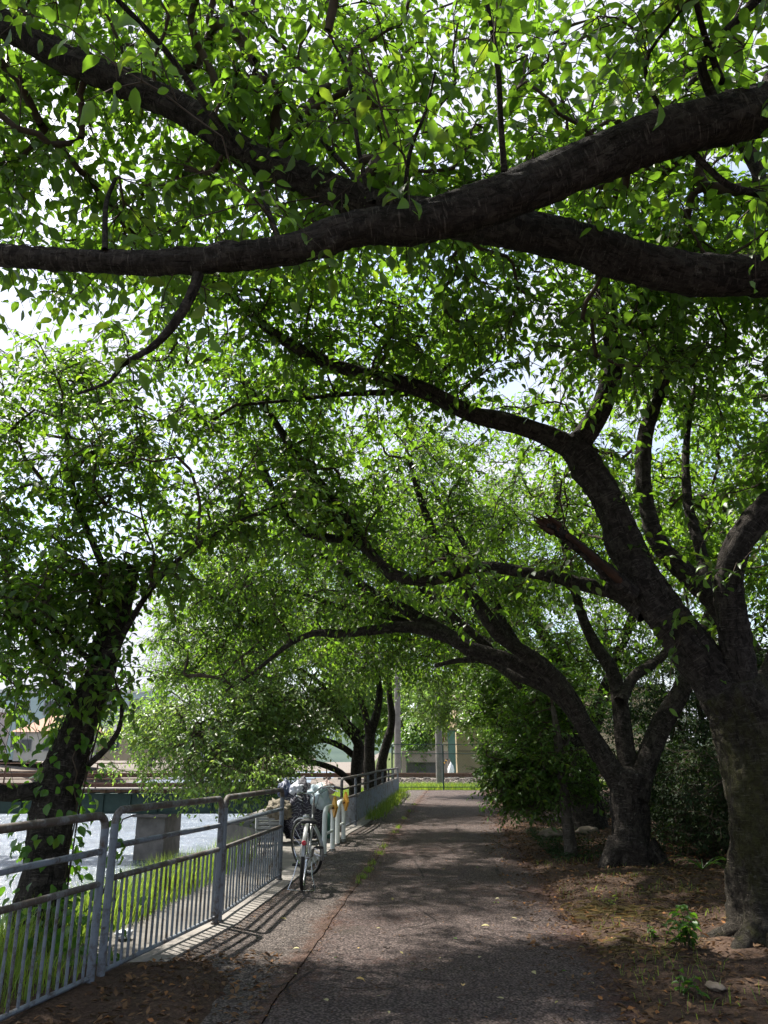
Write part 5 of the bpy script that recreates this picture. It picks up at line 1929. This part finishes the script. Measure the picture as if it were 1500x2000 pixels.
# across the river, left
def house(name, label, cx, cy, w, d_, h, roofh, mw, mr, base=0.2, flat=False, win=3, floors=2):
    r = thing(name, label, 'building', (cx, cy, base))
    adopt(MB().box((cx, cy, base + h / 2), (w, d_, h)).build('wall', mw), r)
    if flat:
        adopt(MB().box((cx, cy, base + h + .2), (w + .5, d_ + .5, .4)).build('roof', mr), r)
    else:
        mb = MB()
        o_ = .5
        x0, x1, y0, y1, z = cx - w / 2 - o_, cx + w / 2 + o_, cy - d_ / 2 - o_, cy + d_ / 2 + o_, base + h
        mb.v = [Vector(q) for q in ((x0, y0, z), (x1, y0, z), (x1, y1, z), (x0, y1, z), (x0 + d_ * .4, cy, z + roofh), (x1 - d_ * .4, cy, z + roofh))]
        mb.f = [(0, 1, 5, 4), (2, 3, 4, 5), (1, 2, 5), (3, 0, 4), (3, 2, 1, 0)]
        adopt(mb.build('roof', mr), r)
    for fl in range(floors):
        for k in range(win):
            x = cx + w * ((k + .5) / win - .5)
            z = base + h * (fl + .55) / floors
            wd = adopt(MB().box((x, cy - d_ / 2 - .02, z), (w / win * .5, .08, h / floors * .45)).build('window', M['silver_paint']), r)
            adopt(MB().box((x, cy - d_ / 2 - .07, z), (w / win * .44, .03, h / floors * .38)).build('pane', m_win), wd)
    return r


m_teal = simple('teal_cladding', (.34, .46, .46), (.42, .54, .54), 1, .7, 0, .1, .3, True)
m_cream = simple('cream_render', (.52, .49, .42), (.62, .58, .52), 1, .9, 0, .1, .2, True)
m_orange = simple('orange_tiles', (.34, .19, .13), (.42, .25, .18), 4, .85)
m_grey = simple('grey_render', (.36, .37, .38), (.46, .47, .48), 1, .9, 0, .1, .2, True)
house('building', 'long teal factory building across the river behind the leaves', -46, 112, 30, 14, 8.5, 1, m_teal, m_tank, .3, True, 8, 2)
house('house', 'cream house with orange tiled roof across the river', -38.5, 96, 8, 7, 3.2, 2.0, m_cream, m_orange, .3, False, 3, 1)
house('house', 'grey house with dark roof at the left edge across the river', -50, 92, 10, 8, 5.4, 2.4, m_grey, m_roof, .3, False, 4, 2)
house('building', 'white gabled hall across the river left of the many-stemmed tree', -19, 108, 12, 12, 4.5, 2.6, m_tank, m_tank, .3, False, 4, 1)
house('house', 'small beige house beyond the bridge across the river', -30, 100, 7, 7, 3.4, 2.2, m_beige, m_roof, .3, False, 3, 1)
hl_ = MB()
for j in range(7):
    for i in range(61):
        x = -420 + i * 14
        y = 420 + j * 60
        z = -5 + (22 * math.sin(j / 6 * math.pi)) * (.7 + .6 * noise.noise(Vector((x * .006, y * .004, 1))))
        hl_.v.append(Vector((x, y, z)))
for j in range(6):
    for i in range(60):
        b = j * 61 + i
        hl_.f.append((b, b + 1, b + 62, b + 61))
tag(hl_.build('hills', simple('wooded_hill', (.045, .07, .06), (.07, .10, .08), .05, .95, 0, .2, .1, True), None, True), kind='structure')

# far trees behind the tracks
for i, (bx, by, s, lab) in enumerate(((2.0, 47, 1.0, 'dark green conical tree beyond the tracks left of the tanks'), (-1.5, 52, 1.7, 'leafy tree beyond the tracks behind the many stems'),
                                       (6.5, 64, 2.0, 'tall leafy tree behind the storage tanks'), (13.5, 62, 2.2, 'tall leafy tree behind the beige building'), (-9, 60, 1.6, 'leafy tree on the river bank past the bridge'),
                                       (1.5, 68, 2.2, 'tall pale tree behind the silo'), (2.2, 49.5, 1.25, 'leafy tree overhanging the low brownish wall'), (5.6, 58, 1.7, 'leafy tree between the tanks and the beige building'), (6.8, 47.0, 1.5, 'leafy tree in front of the beige building'), (-24, 84, 1.5, 'round tree on the far river bank beyond the bridge'), (-34, 88, 1.4, 'round tree on the far river bank near the orange roof'))):
    keepall = lambda p: p[2] > .3
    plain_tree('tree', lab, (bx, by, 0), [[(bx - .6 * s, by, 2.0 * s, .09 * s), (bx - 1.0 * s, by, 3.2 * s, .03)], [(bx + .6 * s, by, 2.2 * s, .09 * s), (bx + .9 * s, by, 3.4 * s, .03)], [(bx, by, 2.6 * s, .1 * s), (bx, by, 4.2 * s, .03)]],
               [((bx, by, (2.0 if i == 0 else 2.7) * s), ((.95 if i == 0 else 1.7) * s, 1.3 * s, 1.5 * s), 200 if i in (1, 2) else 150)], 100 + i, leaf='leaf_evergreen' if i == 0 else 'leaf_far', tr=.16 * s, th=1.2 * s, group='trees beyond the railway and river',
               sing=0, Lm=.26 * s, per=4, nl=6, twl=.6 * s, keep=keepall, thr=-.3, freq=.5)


# ------------------------------------------------------------------ grass, weeds, litter
def blades(name, pos, h, w, mat, lean=.35, kind='stuff', label=None, cat=None):
    n = len(pos)
    a = rng.random(n) * 2 * math.pi
    s = np.stack([np.cos(a), np.sin(a), np.zeros(n)], 1)
    b = rng.random(n) * 2 * math.pi
    l = np.stack([np.cos(b), np.sin(b), np.zeros(n)], 1) * (lean * rng.random(n))[:, None]
    up = np.array([[0, 0, 1.0]])
    p0 = pos - s * (w * .5)[:, None]
    p1 = pos + s * (w * .5)[:, None]
    m0 = pos + (up * .55 + l * .35) * h[:, None] - s * (w * .42)[:, None]
    m1 = pos + (up * .55 + l * .35) * h[:, None] + s * (w * .42)[:, None]
    t = pos + (up * (1 - .25 * np.linalg.norm(l, axis=1, keepdims=True)) + l) * h[:, None]
    v = np.stack([p0, p1, m1, m0, t], 1).reshape(-1, 3)
    k = (np.arange(n) * 5)[:, None]
    f = np.vstack([k + np.array([[0, 1, 2]]), k + np.array([[0, 2, 3]]), k + np.array([[3, 2, 4]])])
    me = mesh_np(name, v, f, 3, mat, False, {'rnd': np.repeat(rng.random(n), 5)})
    o = bpy.data.objects.new(name, me)
    link(o)
    return tag(o, label, cat, None, kind)


def scatter(n, fx, y0, y1):
    ys_ = y0 + (y1 - y0) * rng.random(n)
    out = []
    for y_ in ys_:
        l, r = fx(y_)
        x = l + (r - l) * rng.random()
        out.append((x, y_, gz(x, y_)))
    return np.array(out)


p = scatter(15000, lambda y: (xb(y) - .7, xf(y) - .78), 3.5, 12.4)
blades('bank_grass', p,   .20 + .36 * rng.random(len(p)), .005 + .007 * rng.random(len(p)), M['grass'], .6)
p = scatter(1500, lambda y: (xf(y) - .8, xf(y) - .1), 3.6, 5.9)
blades('railing_grass', p, .08 + .2 * rng.random(len(p)), .004 + .005 * rng.random(len(p)), M['grass'], .6)
p = scatter(12000, lambda y: (.1, 9.5), 32.45, 34.7)
blades('trackside_grass', p, .10 + .22 * rng.random(len(p)), .012 + .012 * rng.random(len(p)), M['grass'], .5)
p = scatter(5000, lambda y: (xb(y), xf(y) - .2), 18, 33)
blades('far_bank_grass', p, .1 + .3 * rng.random(len(p)), .01 + .01 * rng.random(len(p)), M['grass'], .5)
# tufts in the joint between the two pavings
tu = []
for (u, v, n, sp) in ((808, 1572, 30, .12), (800, 1585, 40, .12), (790, 1600, 60, .14), (778, 1617, 70, .12), (770, 1627, 40, .08), (750, 1655, 50, .10), (740, 1668, 70, .10), (728, 1688, 60, .09), (718, 1702, 70, .09), (708, 1715, 60, .08), (700, 1725, 20, .05)):
    c_ = G(u, v)
    for k in range(n):
        q = (c_.x + rng.normal() * .035, c_.y + rng.normal() * sp, .0)
        tu.append(q)
tu = np.array(tu)
blades('joint_grass', tu, .025 + .06 * rng.random(len(tu)), .004 + .004 * rng.random(len(tu)), M['grass'], .9)
# weeds at the foot of the far sheet
tu = []
for k in range(2600):
    y_ = 18.2 + 10.5 * rng.random() ** .8
    tu.append((xf(y_) + .05 + abs(rng.normal()) * .16, y_, 0))
tu = np.array(tu)
blades('verge_grass', tu, .05 + .28 * rng.random(len(tu)) ** 2, .008 + .008 * rng.random(len(tu)), M['grass'], .7)
# sparse and dry grass on the soil at the right
p = scatter(900, lambda y: (xr(y) + .0, xr(y) + 1.5), 5.0, 11.5)
p = np.array([q for q in p if noise.noise(Vector((q[0] * 1.3, q[1] * 1.3, 5))) > .05])
blades('verge_grass', p, .03 + .08 * rng.random(len(p)), .003 + .003 * rng.random(len(p)), M['grass'], 1.0)
p = []
for (u, v, n, sx, sy) in ((1180, 1790, 420, .22, .22), (1250, 1800, 260, .25, .25), (1330, 1770, 150, .3, .3), (1240, 1860, 200, .2, .25), (1300, 1730, 120, .3, .3)):
    c_ = G(u, v)
    for k in range(n):
        x, y_ = c_.x + rng.normal() * sx, c_.y + rng.normal() * sy
        p.append((x, y_, gz(x, y_) + .004))
p = np.array(p)
n = len(p)
ang = rng.random(n) * 6.28
dd = np.stack([np.cos(ang), np.sin(ang), .12 * rng.normal(size=n)], 1)
o = bpy.data.objects.new('dry_grass', leaf_mesh('dry_grass', p, unit(dd), ortho(np.tile(np.array([[0, 0, 1.0]]), (n, 1)) + rng.normal(size=(n, 3)) * .2, unit(dd)), .06 + .10 * rng.random(n), .004 + .004 * rng.random(n), 2, M['dry_grass']))
link(o)
tag(o, kind='stuff')


def flat_leaves(name, pts_, mat, L0, L1, up=.25):
    n = len(pts_)
    ang = rng.random(n) * 6.28
    d_ = unit(np.stack([np.cos(ang), np.sin(ang), up * rng.normal(size=n)], 1))
    nn_ = ortho(np.tile(np.array([[0, 0, 1.0]]), (n, 1)) + rng.normal(size=(n, 3)) * up, d_)
    L_ = L0 + (L1 - L0) * rng.random(n)
    o = bpy.data.objects.new(name, leaf_mesh(name, pts_, d_, nn_, L_, L_ * .5, 2, mat))
    link(o)
    return tag(o, kind='stuff')


p = np.vstack([scatter(8500, lambda y: (xr(y) - .15, xr(y) + 2.6), 4.2, 17), scatter(900, lambda y: (xr(y) - .55, xr(y) + .1), 4.4, 20), scatter(900, lambda y: (xf(y) + .1, -.75), 3.8, 6.7)])
p[:, 2] = np.maximum(p[:, 2] + .010, .014)
flat_leaves('leaf_litter', p, M['litter'], .03, .075, .35)
p = []
for k in range(1500):
    u_ = rng.normal() * .45
    y_ = 11.2 + 4.2 * rng.random()
    x = xr(y_) + .25 + abs(u_)
    p.append((x, y_, max(gz(x, y_), .0) + .02 + .06 * rng.random()))
flat_leaves('ground_ivy', np.array(p), M['leaf_hedge'], .04, .07, .5)
# crumbs and tiny litter over the asphalt
p = []
for k in range(1300):
    y_ = 4.3 + 20 * rng.random() ** 1.5
    x = xj(y_) - .4 + (xr(y_) - xj(y_) + .4) * rng.random() ** .8
    p.append((x, y_, .014))
for k in range(700):
    y_ = 5.5 + 22 * rng.random() ** 1.3
    p.append((xj(y_) + rng.normal() * .07, y_, .014))
for k in range(500):
    y_ = 6.5 + 22 * rng.random() ** 1.3
    p.append((xf(y_) + .22 + abs(rng.normal()) * .10, y_, .016))
flat_leaves('path_litter', np.array(p), M['litter'], .012, .035, .2)

# single fallen leaves on the path
spots = [(655, 1880), (787, 1871), (935, 1879), (825, 1905), (695, 1920), (1098, 1905), (885, 1840), (1030, 1729), (1180, 1877), (580, 1912), (760, 1985), (1010, 1800), (1060, 1690), (860, 1880), (930, 1698), (975, 1760), (870, 1702), (1100, 1832), (742, 1955), (800, 1890), (905, 1935),
         (952, 1664), (1000, 1672), (980, 1680), (1015, 1676), (925, 1668), (1040, 1905), (850, 1760), (700, 1860), (1160, 1930), (545, 1800), (585, 1860), (770, 1760), (1090, 1965), (640, 1965), (985, 1960), (1200, 1842), (1130, 1858), (940, 1815), (735, 1820)]
for k, (u, v) in enumerate(spots):
    g = G(u, v)
    gr = k in (0, 3, 5, 6, 7, 12, 14)
    o = bpy.data.objects.new('fallen_leaf', leaf_proto(M['leaf'] if gr else M['yellow_leaf'], k % 8))
    C.objects.link(o)
    s = .032 + .045 * rng.random() ** 2
    o.location = (g.x, g.y, .022 + .006)
    o.scale = (s * .5, s, s * .7)
    o.rotation_euler = (rng.normal() * .12, rng.normal() * .15, rng.random() * 6.28)
    tag(o, 'green fallen leaf lying flat on the asphalt path' if gr else 'pale yellowed fallen leaf lying on the asphalt path', 'leaf', 'green fallen leaves on the path' if gr else 'yellowed fallen leaves on the path')
# twigs on the path
for k, (u, v, l, a_, lab) in enumerate(((725, 1935, .35, .3, 'thin curved twig on the asphalt near the bottom of the view'), (755, 1940, .28, -.9, 'second thin twig crossing it on the near asphalt'), (1047, 1805, .16, .1, 'short dark twig at the right of the path'), (760, 1858, .12, .2, 'short dark stick in the middle of the near path'),
                                         (1000, 1745, .2, .5, 'thin twig lying across the path by the forked tree'), (1175, 1950, .25, -.4, 'twig on the reddish soil edge at the right'))):
    g = G(u, v)
    q = [(g.x + math.cos(a_) * l * t + .02 * math.sin(t * 5 + k), g.y + math.sin(a_) * l * t, .026 + .008 * math.sin(t * 9)) for t in np.linspace(-.5, .5, 9)]
    tag(MB().tube(q, [.002 + .002 * (1 - i_ / 8) for i_ in range(9)], 5).build('fallen_twig', M['twig'], None, True), lab, 'twig', 'fallen twigs')


# young plants and stones on the right
def sprout(name, label, base, nst, h, spread, Lm, leafm, seed, per=7, sing=60, wide=.5):
    r = thing(name, label, 'plant', base)
    rg = np.random.default_rng(seed)
    P_, D_, N_, L_ = [], [], [], []
    for k in range(nst):
        a0 = rg.random() * 6.28
        ln = h * (.5 + .6 * rg.random())
        tip = Vector((base[0] + math.cos(a0) * spread * rg.random(), base[1] + math.sin(a0) * spread * rg.random(), base[2] + ln))
        b0 = Vector(base) + Vector((rg.normal() * .03, rg.normal() * .03, -.02))
        adopt(MB().tube([b0, b0.lerp(tip, .5) + Vector((0, 0, .05 * ln)), tip], [.004, .003, .0015], 5).build('stem', M['twig'], None, True), r)
        for j in range(per):
            t = .3 + .7 * (j + rg.random() * .5) / per
            q = b0.lerp(tip, t)
            an_ = rg.random() * 6.28
            P_.append(q)
            D_.append((math.cos(an_), math.sin(an_), .15 - .5 * rg.random()))
            N_.append((rg.normal() * .25, rg.normal() * .25, 1))
            L_.append(Lm * (.6 + .6 * rg.random()))
    P_, D_, N_, L_ = np.array(P_), unit(np.array(D_)), np.array(N_), np.array(L_)
    N_ = ortho(N_, D_)
    leaf_objects(P_[:sing], D_[:sing], N_[:sing], L_[:sing], L_[:sing] * wide, leafm, r)
    if len(P_) > sing:
        o = bpy.data.objects.new('foliage', leaf_mesh('foliage', P_[sing:], D_[sing:], N_[sing:], L_[sing:], L_[sing:] * wide, 6, leafm))
        link(o)
        adopt(o, r)
    return r


def gp_(u, v):
    g = G(u, v)
    return (g.x, g.y, gz(g.x, g.y))


sprout('sapling', 'bushy young green plant beside the foot of the big leaning trunk', gp_(1345, 1880), 12, .30, .20, .085, M['leaf_ivy'], 1, 8, 100)
sprout('sapling', 'small green seedling at the edge of the soil left of the bushy plant', gp_(1275, 1850), 4, .12, .08, .05, M['leaf_ivy'], 2, 6, 40)
sprout('sapling', 'low yellow-green seedling near the bottom right corner', gp_(1345, 1965), 5, .16, .10, .075, M['leaf_ivy'], 3, 5, 40)
sprout('sapling', 'small weed tuft on the soil below the forked tree', gp_(1195, 1780), 6, .10, .09, .04, M['grass'], 4, 6, 40, .2)
sprout('sapling', 'little weed growing through the asphalt', gp_(972, 1765), 7, .05, .07, .035, M['grass'], 5, 6, 40, .3)
sprout('sapling', 'leafy shoot growing behind the leaning trunk near the hedge', gp_(1300, 1705), 8, .5, .3, .11, M['leaf_hedge'], 6, 7, 60, .4)
sp2 = thing('strap_leaf_plant', 'clump of arching strap leaves in front of the hedge', 'plant', gp_(1375, 1725))
b_ = Vector(gp_(1375, 1725))
for k in range(16):
    a0 = random.random() * 6.28
    l = .25 + .2 * random.random()
    mb = MB()
    pr = None
    for j in range(6):
        t = j / 5
        c_ = b_ + Vector((math.cos(a0) * l * t, math.sin(a0) * l * t, l * (1.1 * t - .95 * t * t) + .01))
        w = Vector((-math.sin(a0), math.cos(a0), 0)) * (.012 * (1 - t * .9))
        mb.v += [c_ - w, c_ + Vector((0, 0, -.004)), c_ + w]
    for j in range(5):
        b = j * 3
        mb.f += [(b, b + 1, b + 4, b + 3), (b + 1, b + 2, b + 5, b + 4)]
    ob = mb.build('leaf', M['leaf_ivy'])
    adopt(ob, sp2)


def stone(label, u, v, r):
    g = G(u, v)
    bm = bmesh.new()
    bmesh.ops.create_icosphere(bm, subdivisions=3, radius=1.0)
    for vt in bm.verts:
        p_ = vt.co.copy()
        d_ = 1 + .35 * noise.noise(p_ * 1.6 + Vector((u, 0, 0))) + .12 * noise.noise(p_ * 5)
        vt.co = Vector((p_.x * r[0], p_.y * r[1], p_.z * r[2])) * d_
    me = bpy.data.meshes.new('stone')
    bm.to_mesh(me)
    bm.free()
    me.polygons.foreach_set('use_smooth', [True] * len(me.polygons))
    me.materials.append(M['rock'])
    o = bpy.data.objects.new('stone', me)
    link(o)
    o.location = (g.x, g.y, gz(g.x, g.y) + r[2] * .35)
    tag(o, label, 'stone', 'stones under the evergreen')


stone('pale flat stone left of the slim grey trunk', 1078, 1644, (.22, .18, .09))
stone('pale stone right of the slim grey trunk', 1150, 1640, (.20, .16, .08))
stone('small stone half sunk in soil at bottom right', 1400, 1955, (.05, .09, .02))
# white litter bag behind the railing
lb = bag('plastic_bag', 'crumpled white plastic bag on the ledge behind the railing', 'bag', tuple(G(258, 1838) + Vector((-.1, .1, .03))), (.06, .06, .035), cloth('litter_bag', (.42, .44, .46), (.56, .57, .6), 12, .4), 33, False, rough=.5, fs=3.5)
del lb['group']
